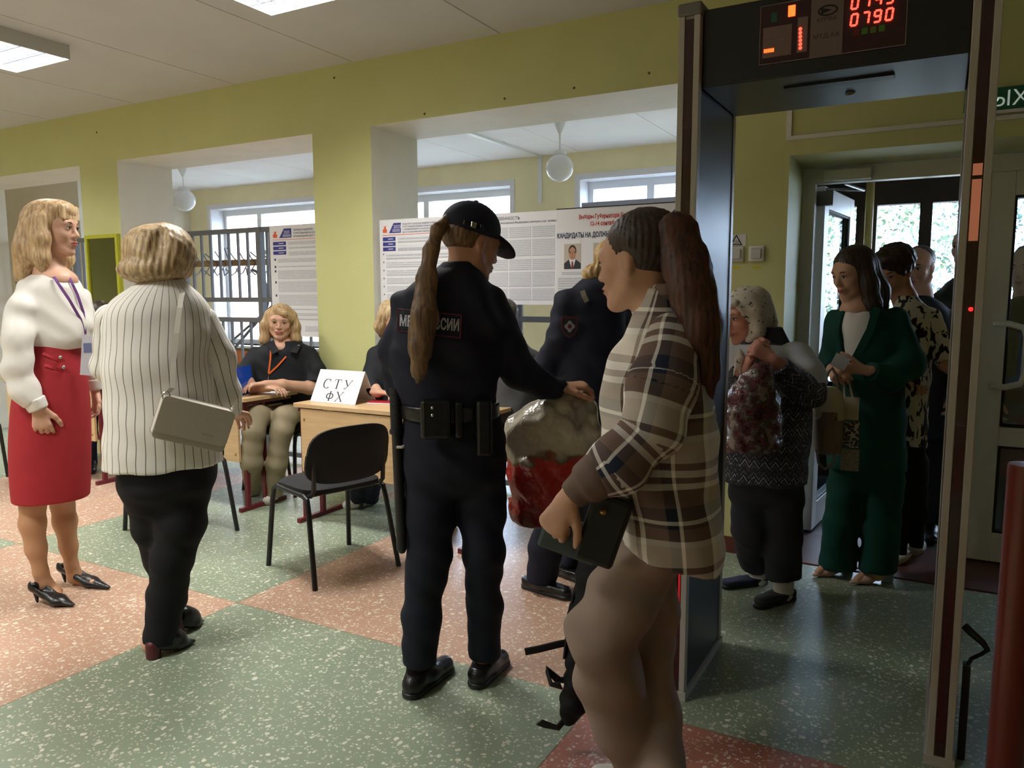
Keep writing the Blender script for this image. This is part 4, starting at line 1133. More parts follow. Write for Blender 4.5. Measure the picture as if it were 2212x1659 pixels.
    # -------------------------------------------------------------- hand
    def hand(s, S, w, d, n, thumb=1, curl=0.35, size=1.0, spread=1.0, curls=None, th_in=0.2):
        w = np.asarray(w, float); d = nrm(d); n = np.asarray(n, float); n = nrm(n-d*(n@d)); sd = np.cross(d, n)*thumb; z = size
        q = lambda a, b, c=0: w+(d*a+sd*b+n*c)*z
        S.cone(q(-.03, 0), q(.012, 0), .026*z, .025*z, .012, sq=(n, .72))
        S.cone(q(.012, -.004), q(.078, -.020), .024*z, .021*z, .010, sq=(n, .55)); S.cone(q(.012, .006), q(.080, .018), .026*z, .020*z, .010, sq=(n, .55)); S.cone(q(.02, 0), q(.082, .0), .024*z, .02*z, .01, sq=(n, .55))
        for i, (b, L, r) in enumerate(((.030, .074, .0092), (.010, .084, .0095), (-.011, .078, .0092), (-.031, .060, .0082))):
            cu = (curls[i] if curls else curl*(1+0.12*i)); p = q(.080-(.006 if i == 3 else 0), b, 0.0); ang = 0.15+cu*0.5; dd0 = nrm(d+sd*(b*2.2*spread))
            for j, fr in enumerate((.45, .31, .24)):
                dd = dd0*math.cos(ang)+n*math.sin(ang); p2 = p+dd*L*fr*z
                S.cone(p, p2, r*z*(1-.08*j), r*z*(.93-.08*j), .0045); p = p2; ang += cu*1.05
        p = q(.022, .026, .004); dd = nrm(d*.75+sd*.62+n*th_in)
        for j, L in enumerate((.040, .032, .026)):
            p2 = p+dd*L*z; S.cone(p, p2, (.0145, .0115, .0100)[j]*z, (.0118, .0102, .0085)[j]*z, .008); p = p2; dd = nrm(dd+d*.25-sd*.18+n*th_in)
    # -------------------------------------------------------------- footwear
    def boot(s, heel, toe, mat, ankle=None, hgt=0.10, w=1.0, name='shoe', sole=None, ra=0.043):
        heel, toe = np.asarray(heel, float), np.asarray(toe, float); heel[2] = toe[2] = 0; d = nrm(toe-heel); L = np.linalg.norm(toe-heel); S = SDF(0.006, 0.02)
        z = lambda h: np.array((0, 0, h))
        S.cone(heel+d*.038+z(.036), heel+d*L*.45+z(.036), .036*w, .036*w); S.cone(heel+d*L*.45+z(.036), toe-d*.040+z(.030), .038*w, .034*w)
        an = (ankle if ankle is not None else heel+d*.055+z(hgt)); S.cone(heel+d*.045+z(.045), an, .038*w, ra*w); S.cone(heel+d*L*.55+z(.035), an, .032*w, .034*w)
        S.cut((heel[0], heel[1], 0.0), (0, 0, -1)); S.cut(an+z(0.0), (0, 0, 1))
        o = S.mesh(name, mat, s.o)
        if sole is not None:
            Q = SDF(0.005, 0.01); Q.cone(heel+d*.036+z(.012), heel+d*L*.5+z(.012), .039*w, .036*w); Q.cone(heel+d*L*.5+z(.012), toe-d*.038+z(.012), .036*w, .037*w); Q.cut((0, 0, .022), (0, 0, 1)); Q.cut((0, 0, 0.0), (0, 0, -1)); Q.mesh('sole', sole, o)
        return o
    def pump(s, heel, toe, mat, hh=0.07, heel_mat=None, block=False, mule=False):
        heel, toe = np.asarray(heel, float), np.asarray(toe, float); heel[2] = toe[2] = 0; d = nrm(toe-heel); L = np.linalg.norm(toe-heel); S = SDF(0.005, 0.014); z = lambda h: np.array((0, 0, h)); at = lambda u, h: heel+d*L*u+z(h)
        S.cone(at(.60, .026), at(.93, .012), .038, .012, sq=((0, 0, 1), .62)); S.cone(at(.34, hh*.55+.012), at(.60, .026), .030, .038, sq=((0, 0, 1), .62))
        if not mule: S.cone(at(.10, hh+.014), at(.34, hh*.55+.014), .030, .030); S.cone(at(.08, hh+.012), at(.08, hh+.026), .030, .028)
        else: S.cone(at(.10, hh+.002), at(.34, hh*.55+.006), .030, .030, sq=((0, 0, 1), .4)); S.cone(at(.42, .055), at(.62, .045), .040, .034); S.cone(at(.36, .075), at(.5, .06), .036, .036)
        if not mule: S.ell(at(.36, hh*.55+.062), (.115*L/.24, .027, .048), [d, np.cross(z(1), d), z(1)], .006, 's')
        S.cut((0, 0, 0.0), (0, 0, -1))
        o = S.mesh('shoe', mat, s.o)
        Q = SDF(0.004, 0.006)
        if block: Q.cone(at(.10, hh), at(.09, .0), .030, .027, flat1=True)
        else: Q.cone(at(.07, hh+.012), at(.10, .003), .018, .0055)
        Q.cut((0, 0, 0), (0, 0, -1)); Q.mesh('heel', heel_mat or mat, o)
        return o
def trousers(P, waist, legs, mat, vox=0.008, amp=0.004, name='trousers', seed=0.0, k=0.03, f=30):
    S = SDF(vox, k)
    if waist:
        q_ = waist[-1]; waist = list(waist[:-1])+[(q_[0], q_[1]+3, q_[2]-3, q_[3]*.55)+tuple(q_[4:])]
        S.loft(P.secs(waist), P.R, P.T, k)
    for L in legs: S.chain(*P.ch(L), k=k, flat1=True)
    S.disp = folds(amp, f, (0.5, 0.3, 1.0), 7, seed)
    return S.mesh(name, mat, P.o)
# ================================================================== fabrics
def cloth(name, col, rough=0.8, var=0.06, vs=9, bump=0.15, bs=18): return M(name, col, rough, var=var, vs=vs, bump=bump, bs=bs, spec=0.25, bd=0.01)
m_blouse = cloth('white_satin', (226, 222, 214), 0.5, 0.03)
m_skirt = cloth('red_wool', (164, 44, 52), 0.75, 0.06)
m_navy = cloth('navy_uniform', (32, 35, 49), 0.75, 0.12)
m_navyt = cloth('navy_trouser', (29, 32, 45), 0.8, 0.1)
m_blackt = cloth('black_trouser', (23, 24, 28), 0.8, 0.1)
m_blacks = cloth('black_shirt', (30, 32, 36), 0.75, 0.12)
m_khaki = cloth('khaki_trouser', (150, 138, 112), 0.85, 0.07)
m_beige = cloth('beige_fleece', (150, 132, 122), 0.95, 0.06)
m_greens = cloth('bottle_green_suit', (10, 62, 52), 0.8, 0.1)
m_dkgrey = cloth('dark_grey_cloth', (52, 54, 62), 0.9, 0.12)
m_greyjk = cloth('grey_jacket', (84, 86, 88), 0.8, 0.1)
m_olive = cloth('olive_jacket', (54, 54, 46), 0.85, 0.12)
m_dkshirt = cloth('dark_shirt', (32, 30, 34), 0.85, 0.1)
m_leather = M('black_leather', (20, 20, 22), 0.28, bump=0.15, bs=120)
m_navysh = M('navy_shoe', (36, 42, 72), 0.7)
m_whitesh = M('white_shoe', (205, 202, 192), 0.6)
m_maroon = M('maroon_heel', (86, 28, 36), 0.4)
m_greysh = M('grey_slipper', (48, 50, 52), 0.8)
m_orange = M('orange_ribbon', (232, 110, 40), 0.6)
m_lilac = M('lilac_ribbon', (110, 64, 130), 0.6)
def patnode(t):
    a = t.n('Attribute'); a.attribute_name = 'pat'; s = t.n('SeparateXYZ'); t.l(a.outputs['Vector'], s.inputs[0]); return s.outputs[0], s.outputs[1]
def striped_mat():
    t = NT('pinstripe_cloth'); u, v = patnode(t)
    f = t.math('FRACT', t.math('DIVIDE', u, 0.030)); on = t.math('LESS_THAN', f, 0.10)
    t.color(t.mix(on, lin((228, 225, 216)), lin((118, 108, 100)))); t.set(Roughness=0.8); t.bump(t.noise(t.pos(), 16, 3), 0.2, 0.012); return t.m
def plaid_mat():
    t = NT('plaid_flannel'); u, v = patnode(t); cr, br, nv, wh = lin((232, 225, 214)), lin((118, 98, 90)), lin((40, 48, 64)), lin((248, 246, 242))
    su = [(0, cr), (.36, br), (.40, wh), (.44, br), (.62, nv), (.70, wh), (.73, br), (.95, wh)]
    sv = [(0, cr), (.20, br), (.27, wh), (.34, br), (.40, wh), (.46, br), (.62, nv), (.74, wh), (.78, nv), (.82, br), (.94, wh)]
    a = t.ramp(t.math('FRACT', t.math('ADD', t.math('DIVIDE', u, 0.30), 3.62)), su, 'CONSTANT')
    b = t.ramp(t.math('FRACT', t.math('ADD', t.math('DIVIDE', v, 0.25), 5.30)), sv, 'CONSTANT')
    t.color(t.mix(0.45, a, b)); t.set(Roughness=0.95); t.b.inputs['Specular IOR Level'].default_value = 0.15; t.bump(t.noise(t.pos(), 14, 3), 0.2, 0.012); return t.m
def knit_mat():
    t = NT('patterned_knit'); u, v = patnode(t)
    z = t.math('ABSOLUTE', t.math('SUBTRACT', t.math('FRACT', t.math('MULTIPLY', u, 24)), 0.5))
    vv = t.math('ADD', t.math('MULTIPLY', v, 14), t.math('MULTIPLY', z, 0.9))
    st = t.ramp(t.math('FRACT', vv), [(0, lin((58, 60, 70))), (.3, lin((120, 118, 122))), (.42, lin((44, 48, 64))), (.62, lin((190, 188, 186))), (.7, lin((60, 62, 74))), (.88, lin((96, 92, 96)))], 'CONSTANT')
    n = t.noise(t.pos(), 120, 2); t.color(t.mix(t.math('GREATER_THAN', n, 0.56), st, lin((48, 50, 60)))); t.set(Roughness=0.95); t.bump(n, 0.4, 0.006); return t.m
def floral_mat():
    t = NT('floral_cotton'); p = t.scaled(t.pos(), (1, 1, 0.45), (0.5, 0.3, 0.4)); w = t.noise(p, 8, 3, out=1)
    wv = t.n('VectorMath', operation='MULTIPLY_ADD'); t.l(w, wv.inputs[0]); wv.inputs[1].default_value = (0.35, 0.35, 0.35); t.l(p, wv.inputs[2])
    n = t.noise(wv.outputs[0], 20, 1.2); t.color(t.ramp(n, [(0, lin((26, 25, 26))), (.46, lin((30, 28, 28))), (.485, lin((206, 198, 178))), (1, lin((214, 206, 188)))])); t.set(Roughness=0.8); return t.m
def scarf_mat():
    t = NT('headscarf_cotton'); n = t.noise(t.pos(), 48, 3); t.color(t.ramp(n, [(0, lin((60, 58, 56))), (.36, lin((80, 76, 70))), (.39, lin((196, 188, 172))), (1, lin((208, 200, 184)))])); t.set(Roughness=0.8); return t.m
def bagmix(name, stops, sc, rough=0.35, alpha=1.0):
    t = NT(name); n = t.noise(t.pos(), sc, 3, 0.6); t.color(t.ramp(n, [(p, lin(c)) for p, c in stops])); t.set(Roughness=rough); t.b.inputs['Alpha'].default_value = alpha; t.bump(t.noise(t.pos(), sc*2, 3), 0.5, 0.02); return t.m
m_stripe, m_plaid, m_knit, m_floral, m_scarf = striped_mat(), plaid_mat(), knit_mat(), floral_mat(), scarf_mat()

def garment(P, name, mat, secs, sleeves=(), vox=0.008, k=0.03, disp=None, pat=False, cuts=(), subs=(), n=2.2, flat=True, smooth=1):
    S = SDF(vox, k)
    if secs: S.loft(P.secs(secs), P.R, P.T, k, n=n)
    if not pat:
        for L in sleeves: S.chain(*P.ch(L), k=k, flat1=flat, ref=P.T)
    for a in subs: S.cone(*a[:4], k=0.01, op='s')
    for c in cuts: S.cut(*c)
    S.disp = disp
    o = S.mesh(name, mat, P.o, pat, smooth)
    if pat:
        for L in sleeves:
            Q = SDF(vox, k); Q.chain(*P.ch(L), k=k, flat1=flat, ref=P.T); Q.disp = disp; Q.mesh('sleeve', mat, o, True, smooth)
    return o
def wrap(P, secs, pts2, quad, out=0.004):
    """points in unit square -> pixel quad (tl,tr,br,bl) -> garment surface"""
    tl, tr, br, bl = (np.array(q, float) for q in quad); V = []
    for (a, b) in pts2:
        q = (tl*(1-a)+tr*a)*(1-b)+(bl*(1-a)+br*a)*b; V.append(P.surf(secs, q[0], q[1], out))
    return V
def decal(P, secs, quad, mat, name, parent, out=0.004, nu=10, nv=4):
    pts = [(i/nu, j/nv) for j in range(nv+1) for i in range(nu+1)]; V = wrap(P, secs, pts, quad, out); W_ = nu+1
    F = [(j*W_+i, (j+1)*W_+i, (j+1)*W_+i+1, j*W_+i+1) for j in range(nv) for i in range(nu)]
    return mesh_obj(name, V, F, mat, parent)
def wrap_text(P, secs, body, quad, mat, parent, out=0.006, name='letters', bold=0.0):
    o = text(body, 1.0, (0, 0, 0), (1, 0, 0), (0, 1, 0), mat, name, parent, 'LEFT', bold=bold); b = BASE[parent.name]
    co = np.array([v.co[:] for v in o.data.vertices])+b; x0, x1 = co[:, 0].min(), co[:, 0].max(); y0, y1 = co[:, 1].min(), co[:, 1].max()
    V = np.array(wrap(P, secs, [((c[0]-x0)/(x1-x0), 1-(c[1]-y0)/(y1-y0)) for c in co], quad, out))-b
    for v, c in zip(o.data.vertices, V): v.co = c
    o.data.update(); return o
def ribbon(P, secs, pix, w, mat, name, parent, out=0.006, sub=5):
    pts = []
    for (a, b), (c, d) in zip(pix[:-1], pix[1:]):
        for i in range(sub): pts.append(P.surf(secs, a+(c-a)*i/sub, b+(d-b)*i/sub, out))
    pts.append(P.surf(secs, pix[-1][0], pix[-1][1], out)); return MB().strip(pts, w, 0.002, P.R).build(name, mat, parent)
def strands(P, amp, n=34, wob=14.0, z=5.0):
    def fn(X):
        w = (X-P.hc)@P.hA.T; th = np.arctan2(w[:, 0], w[:, 1]); return amp*np.sin(th*n+2.5*np.sin(w[:, 2]*wob)+1.5*np.sin(w[:, 1]*wob*1.3))
    return fn

# ------------------------------------------------------------------ 1. woman in white blouse and red skirt
A = Person(125, 1285, 'woman in a white blouse and red pencil skirt wearing a lanyard badge', 1.7)
bd = SDF(0.006, 0.025)
A.head(bd, 116, 494, 0, 0.240, yaw=57, pitch=3, neck=A.p(106, 585, 0.0))
bd.chain([A.p(106, 580), A.p(115, 700), A.p(110, 860)], [.06, .07, .07])
bd.ell(A.p(122, 606, .02), (.09, .085, .06), np.array([A.R, A.T, A.U]), .03)
tn, tf_ = A.tf(95, 1295), A.tf(165, 1262)
for L in ([(85, 880, .0, 25), (74, 1040, .06, 29), (71, 1090, tn*.9, 28), (70, 1130, tn, 29), (78, 1185, tn, 23), (88, 1235, tn, 16), (96, 1262, tn, 17)],
          [(140, 880, 0, 25), (133, 1040, -.03, 30), (135, 1090, tf_, 27), (140, 1125, tf_, 28), (148, 1180, tf_, 21), (155, 1222, tf_, 15), (162, 1246, tf_, 16)]): bd.chain(*A.ch(L))
bd.chain([A.p(96, 1262, tn), A.p(118, 1278, tn), fl(128, 1305)+(0, 0, .03)], [.033, .028, .016]); bd.chain([A.p(162, 1244, tf_), A.p(184, 1256, tf_), fl(200, 1271)+(0, 0, .03)], [.033, .028, .016])
bd.chain(*A.ch([(72, 640, .04, 10), (40, 700, .13, 10), (36, 770, .17, 12), (82, 876, .19, 12)])); bd.chain(*A.ch([(170, 650, -.06, 10), (200, 760, -.14, 11), (206, 842, -.1, 11)]))
A.hand(bd, A.p(83, 880, .19), -A.U+A.R*.12, -A.T+A.R*.2, 1, 0.45, 1.0)
A.hand(bd, A.p(206, 846, -.1), -A.U+A.R*.02+A.T*.1, -A.R*.9+A.T*.4, -1, 0.5, 0.95)
bo = bd.mesh('body', m_skin, A.o); bo.data.materials.append(m_stock)
zc = A.p(100, 1060)[2]
for q in bo.data.polygons:
    if q.center.z < zc: q.material_index = 1
A.face(bo, brow=M('brow_brown', (110, 76, 54), 0.8))
hb = SDF(0.006, 0.03); hp = A.hp
hb.ell(hp(0, -.022, .045), (.088, .108, .088), A.hA); hb.ell(hp(0, .040, .085), (.072, .055, .040), A.hA, .03)
for sg in (-1, 1):
    hb.chain([hp(sg*.078, -.005, .03), hp(sg*.088, .0, -.05), hp(sg*.088, -.004, -.135), hp(sg*.08, .0, -.195)], [.030, .034, .036, .014], .03)
hb.chain([hp(0, -.07, .02), hp(0, -.085, -.06), hp(0, -.10, -.14), hp(0, -.125, -.215)], [.07, .075, .07, .03], .04); hb.chain([hp(-.05, -.06, 0), hp(-.06, -.08, -.1), hp(-.05, -.115, -.215)], [.05, .055, .03], .03); hb.chain([hp(.05, -.06, 0), hp(.06, -.08, -.1), hp(.06, -.115, -.22)], [.05, .055, .03], .03)
hb.ell(hp(0, .085, -.035), (.058, .065, .090), A.hA, .012, 's')
hb.disp = strands(A, .0013, 36, 3.0); ho = hb.mesh('hair', m_blond, A.o)
fb = SDF(0.005, 0.012)
for k in range(-4, 5): fb.cone(hp(k*.014, .070, .095), hp(k*.0165, .092-abs(k)*.004, .036+abs(k)*.002), .012, .006)
fb.mesh('fringe', m_blond, ho)
AS = [(578, 96, 140, .05), (590, 64, 158, .085), (610, 40, 176, .12), (650, 30, 192, .145), (700, 30, 205, .155), (726, 46, 207, .155), (742, 62, 198, .15), (752, 70, 182, .135)]
AK = [(733, 68, 170, .130), (760, 52, 177, .15), (800, 34, 187, .165), (860, 21, 195, .175), (950, 17, 198, .175), (1040, 20, 198, .17), (1074, 24, 195, .168)]
bl_ = garment(A, 'blouse', m_blouse, AS, ([(58, 622, .06, 22), (45, 668, .11, 27), (36, 730, .15, 31), (35, 790, .17, 32), (54, 840, .18, 30), (74, 868, .19, 24)], [(178, 640, -.08, 18), (196, 720, -.12, 24), (203, 790, -.12, 24), (205, 822, -.1, 20)]), 0.007, 0.03, folds(.008, 26, (.6, .3, 1), 7, 1.0), subs=[(A.p(134, 570, .10), A.p(140, 594, .13), .052, .040), (A.p(140, 594, .13), A.p(152, 628, .17), .040, .006)])
for a, b in (((72, 862, .19), (84, 884, .19)), ((204, 818, -.1), (207, 842, -.1))):
    S = SDF(.005, .01); S.cone(A.p(*a), A.p(*b), .047 if a[0] < 100 else .040, .041 if a[0] < 100 else .036, flat1=True, flat0=True); S.mesh('cuff', m_blouse, bl_)
sk = garment(A, 'skirt', m_skirt, AK, (), 0.007, 0.02, folds(.0025, 14, (1, .4, .3), 4, 2.0))
for (x0, y0), (x1, y1) in (((92, 763), (131, 779)), ((96, 788), (138, 800))):
    ribbon(A, AK, [(x0, y0), (x1, y1)], .014, m_skirt, 'pocket_flap', sk, .005); MB().ell(A.surf(AK, x1-1, y1-7, .008), (.009, .009, .009)).build('button', m_chrome, sk, True)
ln = ribbon(A, AS, [(116, 598), (150, 648), (174, 690), (183, 722)], .012, m_lilac, 'lanyard', A.o, .008); ribbon(A, AS, [(150, 600), (167, 636), (180, 675), (184, 722)], .012, m_lilac, 'lanyard', A.o, .008)
c = A.p(190, 768, .165); MB().obox(c, A.R*.027-A.U*.004, A.U*.09+A.R*.010, A.T*.002).build('badge', M('badge_card', (205, 204, 214), 0.3), A.o); MB().obox(c+A.T*.0028+A.U*.035, A.R*.016, A.U*.022, A.T*.0006).build('badge_photo', M('badge_photo', (110, 120, 160), .5), bpy.data.objects['badge'])
A.pump(fl(72, 1301), fl(163, 1312), m_leather); A.pump(fl(130, 1256), fl(242, 1275), m_leather)

# ------------------------------------------------------------------ 2. woman in pinstriped jacket, seen from behind
B = Person(350, 1405, 'woman seen from behind in a white pinstriped jacket and black trousers', 1.65)
bd = SDF(0.006, 0.025)
B.head(bd, 346, 552, 0, 0.23, yaw=142, pitch=4, neck=B.p(345, 640))
bd.chain([B.p(345, 640), B.p(340, 800), B.p(350, 980)], [.06, .07, .07])
tn, tf_ = B.tf(335, 1412), B.tf(390, 1365)
bd.chain(*B.ch([(395, 1000, 0, 40), (372, 1200, .04, 26), (338, 1380, tn, 17), (325, 1393, tn, 15)])); bd.chain(*B.ch([(320, 1000, 0, 40), (345, 1200, -.08, 22), (378, 1330, tf_, 15), (384, 1348, tf_, 15)]))
bd.chain([B.p(325, 1393, tn), fl(352, 1404)+(0, 0, .05), fl(372, 1399)+(0, 0, .04)], [.030, .028, .018]); bd.chain([B.p(384, 1346, tf_), fl(402, 1366)+(0, 0, .045)], [.026, .016])
bd.chain(*B.ch([(440, 690, 0, 20), (470, 790, -.02, 16), (500, 895, -.14, 12)])); bd.chain(*B.ch([(240, 690, 0, 20), (235, 800, -.1, 16), (270, 860, -.25, 12)]))
B.hand(bd, B.p(502, 890, -.16), B.R*.5-B.T*.8-B.U*.3, -B.U+B.R*.2, 1, .5); B.hand(bd, B.p(275, 862, -.26), B.R*.6-B.T*.7, -B.U, -1, .5)
bo = bd.mesh('body', m_skin, B.o); B.face(bo)
hb = SDF(0.006, 0.04); hp = B.hp
hb.ell(B.p(342, 540), (.128, .122, .100), np.array([B.R, B.T, B.U])); hb.ell(B.p(335, 583, .01), (.132, .118, .056), np.array([B.R, B.T, B.U]), .04); hb.ell(B.p(372, 545, .02), (.075, .1, .09), np.array([B.R, B.T, B.U]), .04)
hb.ell(hp(0, .115, -.045), (.062, .070, .085), B.hA, .012, 's'); hb.chain([B.p(347, 500, .10), B.p(338, 545, .14)], [.012, .02], .03, 's')
hb.disp = lambda X, f=strands(B, .0022, 30, 20), g=folds(.004, 50, (.2, .3, 1), 18): f(X)+g(X); hb.mesh('hair', m_blond2, B.o)
BS = [(606, 308, 398, .075, .01), (620, 280, 420, .10), (634, 250, 440, .125), (650, 228, 457, .140), (684, 218, 462, .150), (760, 214, 456, .160), (850, 222, 464, .168), (930, 222, 475, .176), (1004, 220, 482, .178)]
jk = garment(B, 'jacket', m_stripe, BS, ([(440, 690, .01, 33), (468, 770, .0, 42), (488, 845, -.06, 38), (500, 888, -.13, 28)], [(240, 690, -.02, 34), (232, 790, -.10, 34), (262, 850, -.24, 26)]), 0.007, 0.025, folds(.005, 22, (.5, .2, 1), 7, 3.0), pat=True)
S = SDF(.006, .015); S.loft(B.secs([(596, 312, 396, .074, .0), (612, 300, 408, .085), (632, 282, 424, .105)]), B.R, B.T, .01); S.mesh('collar', m_stripe, jk, True)
for k in range(6): MB().ell(B.p(500+3*math.sin(k), 800+k*17, -.04-.02*k), (.012, .010, .013)).build('ruffle', m_blouse, jk, True)
trousers(B, [(992, 248, 472, .160), (1050, 256, 464, .165), (1095, 270, 448, .15)], ([(398, 1060, .03, 62), (388, 1130, .05, 57), (374, 1200, .05, 48), (360, 1290, tn, 43), (346, 1386, tn, 39)], [(318, 1050, 0, 58), (330, 1130, -.03, 47), (346, 1200, -.08, 38), (362, 1290, tf_*.8, 30), (374, 1338, tf_, 25)]), m_blackt, seed=1.0, amp=.005)
B.pump(fl(322, 1424), fl(424, 1388), m_leather, .05, m_maroon, True, True); B.pump(fl(378, 1372), fl(440, 1345), m_leather, .05, m_maroon, True, True)
# her shoulder bag
bg = thing('shoulder_bag', B.p(418, 930, .2), 'pale grey leather shoulder bag hanging from the pinstriped jacket', 'bag')
m_bagl = M('grey_bag_leather', (172, 164, 148), 0.45, bump=.08, bs=150); m_bage = M('bag_edge', (206, 200, 188), .5)
o_, bu, bv = B.p(417, 913, .225), nrm(B.p(495, 890, .21)-B.p(369, 848, .235)), None
bu = nrm(B.R*.94-B.U*.33-B.T*.1); bv = nrm(B.U*.94+B.R*.34); bn = nrm(np.cross(bu, bv)); bv = np.cross(bn, bu)
def rrect(hw, hh, r, n=5): return [(cx+r*math.cos(math.radians(a0+90*k/n)), cy+r*math.sin(math.radians(a0+90*k/n))) for cx, cy, a0 in ((hw-r, hh-r, 0), (-hw+r, hh-r, 90), (-hw+r, -hh+r, 180), (hw-r, -hh+r, 270)) for k in range(n+1)]
MB().prism(rrect(.128, .078, .018), o_-bn*.035, bu, bv, bn, .062).build('case', m_bage, bg, bevel=.006)
MB().prism(rrect(.130, .080, .018), o_+bn*.027-bv*.002, bu, bv, bn, .006).build('front_flap', m_bagl, bg, bevel=.003); MB().prism(rrect(.130, .080, .018), o_-bn*.041, bu, bv, bn, .006).build('rear_panel', m_bagl, bg, bevel=.003)
MB().prism(rrect(.130, .068, .018), o_+bn*.0335+bv*.010, bu, bv, bn, .004).build('flap_edge', m_bagl, bg, bevel=.0015)
MB().obox(o_+bn*.0378+bu*.055-bv*.028, bu*.022, bv*.0022, bn*.0004).build('stamp', M('bag_stamp', (150, 142, 128), .4), bg)
st_ = [o_-bu*.122+bv*.075, B.p(372, 838, .25), B.p(375, 780, .225), B.p(381, 720, .205), B.p(388, 665, .165), B.p(392, 640, .125), B.p(398, 622, .06), B.p(402, 625, -.02)]
MB().strip(st_, .018, .004, B.R).build('strap', m_bage, bg); MB().strip([o_+bu*.122+bv*.075, B.p(500, 885, .10), B.p(505, 880, .0)], .016, .004, B.U).build('strap', m_bage, bg)
MB().tube([o_-bu*.122+bv*.075+bu*.012*math.cos(a)+bv*.016*math.sin(a)+bn*.03 for a in np.linspace(0, 6.28, 14)], .003, 6).build('ring', m_chrome, bg, True)

# ------------------------------------------------------------------ 3. police officer in a cap
F_ = Person(970, 1490, 'police officer in navy uniform and cap with a long brown ponytail', 1.72)
P = F_; bd = SDF(0.006, 0.025)
P.head(bd, 1017, 528, 0, 0.236, yaw=122, pitch=14, neck=P.p(995, 610, 0))
bd.chain([P.p(995, 605), P.p(965, 750), P.p(975, 930)], [.055, .07, .07])
bd.chain(*P.ch([(1060, 660, 0, 22), (1105, 790, -.04, 16), (1208, 836, -.15, 14)])); bd.chain(*P.ch([(880, 660, 0, 22), (860, 790, -.06, 16), (925, 850, -.24, 14)]))
P.hand(bd, P.p(1212, 836, -.15), P.R+P.U*.05, -P.U-P.T*.2, -1, .75, 1.0); P.hand(bd, P.p(930, 850, -.25), P.R*.8-P.T*.4, -P.U, 1, .5)
tl_, tr_ = P.tf(905, 1485), P.tf(1048, 1465)
bd.chain(*P.ch([(935, 930, 0, 35), (930, 1190, 0, 28), (906, 1440, tl_, 22)])); bd.chain(*P.ch([(1035, 930, 0, 35), (1045, 1190, 0, 28), (1047, 1430, tr_, 22)]))
bo = bd.mesh('body', m_skin_tan, P.o); P.face(bo)
hp = P.hp; hb = SDF(.0055, .02); hb.ell(hp(0, -.024, .030), (.079, .094, .078), P.hA); hb.ell(hp(0, .09, -.03), (.085, .075, .11), P.hA, .015, 's'); hb.ell(hp(0, -.03, -.09), (.1, .1, .065), P.hA, .012, 's')
for sg in (-1, 1): hb.ell(hp(sg*.085, .0, -.015), (.03, .028, .045), P.hA, .012, 's')
hb.disp = strands(P, .0015, 40); hr = hb.mesh('hair', m_brown_h, P.o)
pt_ = SDF(.0055, .02); pt_.chain([hp(0, -.10, .062), P.p(946, 496, .09), P.p(932, 540, .115), P.p(921, 600, .13), P.p(914, 680, .165), P.p(908, 750, .175), P.p(905, 800, .17), P.p(903, 828, .165)], [.020, .020, .023, .029, .035, .035, .024, .006], sq=(P.T, .62))
pt_.chain([P.p(925, 600, .13), P.p(932, 690, .16), P.p(922, 770, .165)], [.022, .020, .006], sq=(P.T, .6)); pt_.chain([P.p(912, 640, .14), P.p(900, 720, .165), P.p(898, 780, .16)], [.022, .020, .006], sq=(P.T, .6))
pt_.disp = lambda X, P=P: .0014*np.sin((X@P.R)*520+3*np.sin(X[:, 2]*6)+2*np.sin(X[:, 2]*13))
pt_.mesh('ponytail', m_brown_h, hr)
cp = SDF(.0055, .012); cp.ell(hp(0, -.012, .055), (.089, .108, .088), P.hA); cp.cut(hp(0, 0, .026), -P.hA[2]+P.hA[1]*.05)
cap = cp.mesh('cap', m_navy, P.o)
bm = SDF(.004, .008); bm.ell(hp(0, .098, .030), (.078, .085, .010), np.array([P.hA[0], nrm(P.hA[1]-P.hA[2]*.42), nrm(P.hA[2]+P.hA[1]*.42)])); bm.ell(hp(0, -.012, .03), (.083, .10, .07), P.hA, .004, 's'); bm.mesh('brim', m_navy, cap)
MB().ell(hp(0, -.012, .144), (.009, .009, .006), P.hA, 10, 6).build('cap_button', m_navy, cap, True)
for a, w_ in ((-.062, .020), (-.03, .012)):
    q = hp(.088, a, .042); MB().obox(q+P.hA[0]*.004, P.hA[1]*w_/2, P.hA[2]*.010, P.hA[0]*.002).build('strap_buckle', m_chrome if w_ > .015 else m_black, cap, bevel=.002)
MB().obox(hp(.083, -.045, .042), P.hA[1]*.05, P.hA[2]*.007, P.hA[0]*.004).build('cap_strap', m_black, cap)
FS = [(570, 952, 1032, .070, .01), (588, 925, 1042, .085), (606, 892, 1056, .10), (632, 868, 1076, .12), (690, 850, 1086, .138), (760, 842, 1086, .14), (820, 848, 1080, .14), (868, 864, 1074, .138), (902, 872, 1072, .136)]
jk = garment(P, 'jacket', m_navy, FS, ([(1062, 652, -.01, 38), (1094, 750, -.02, 41), (1118, 806, -.06, 39), (1170, 832, -.12, 33), (1218, 838, -.16, 26)], [(878, 660, -.02, 33), (853, 750, -.03, 33), (862, 828, -.10, 31), (920, 850, -.22, 25)]), 0.0065, .025, folds(.010, 26, (.4, .4, 1), 9, 4.0))
S = SDF(.0055, .012); S.loft(P.secs([(566, 956, 1030, .066, .008), (580, 946, 1036, .078, .004), (600, 930, 1044, .09)]), P.R, P.T, .01); S.mesh('collar', m_navy, jk)
Q = ((861, 667), (996, 681), (994, 730), (859, 715))
pa_ = decal(P, FS, Q, m_navyt, 'back_patch', jk, .010)
m_pipe = M('patch_piping', (96, 34, 44), .7); m_refl = M('reflective_letters', (176, 178, 186), .4)
for a, b in ((0, 1), (1, 2), (2, 3), (3, 0)): ribbon(P, FS, [Q[a], Q[b]], .004, m_pipe, 'patch_piping', pa_, .012)
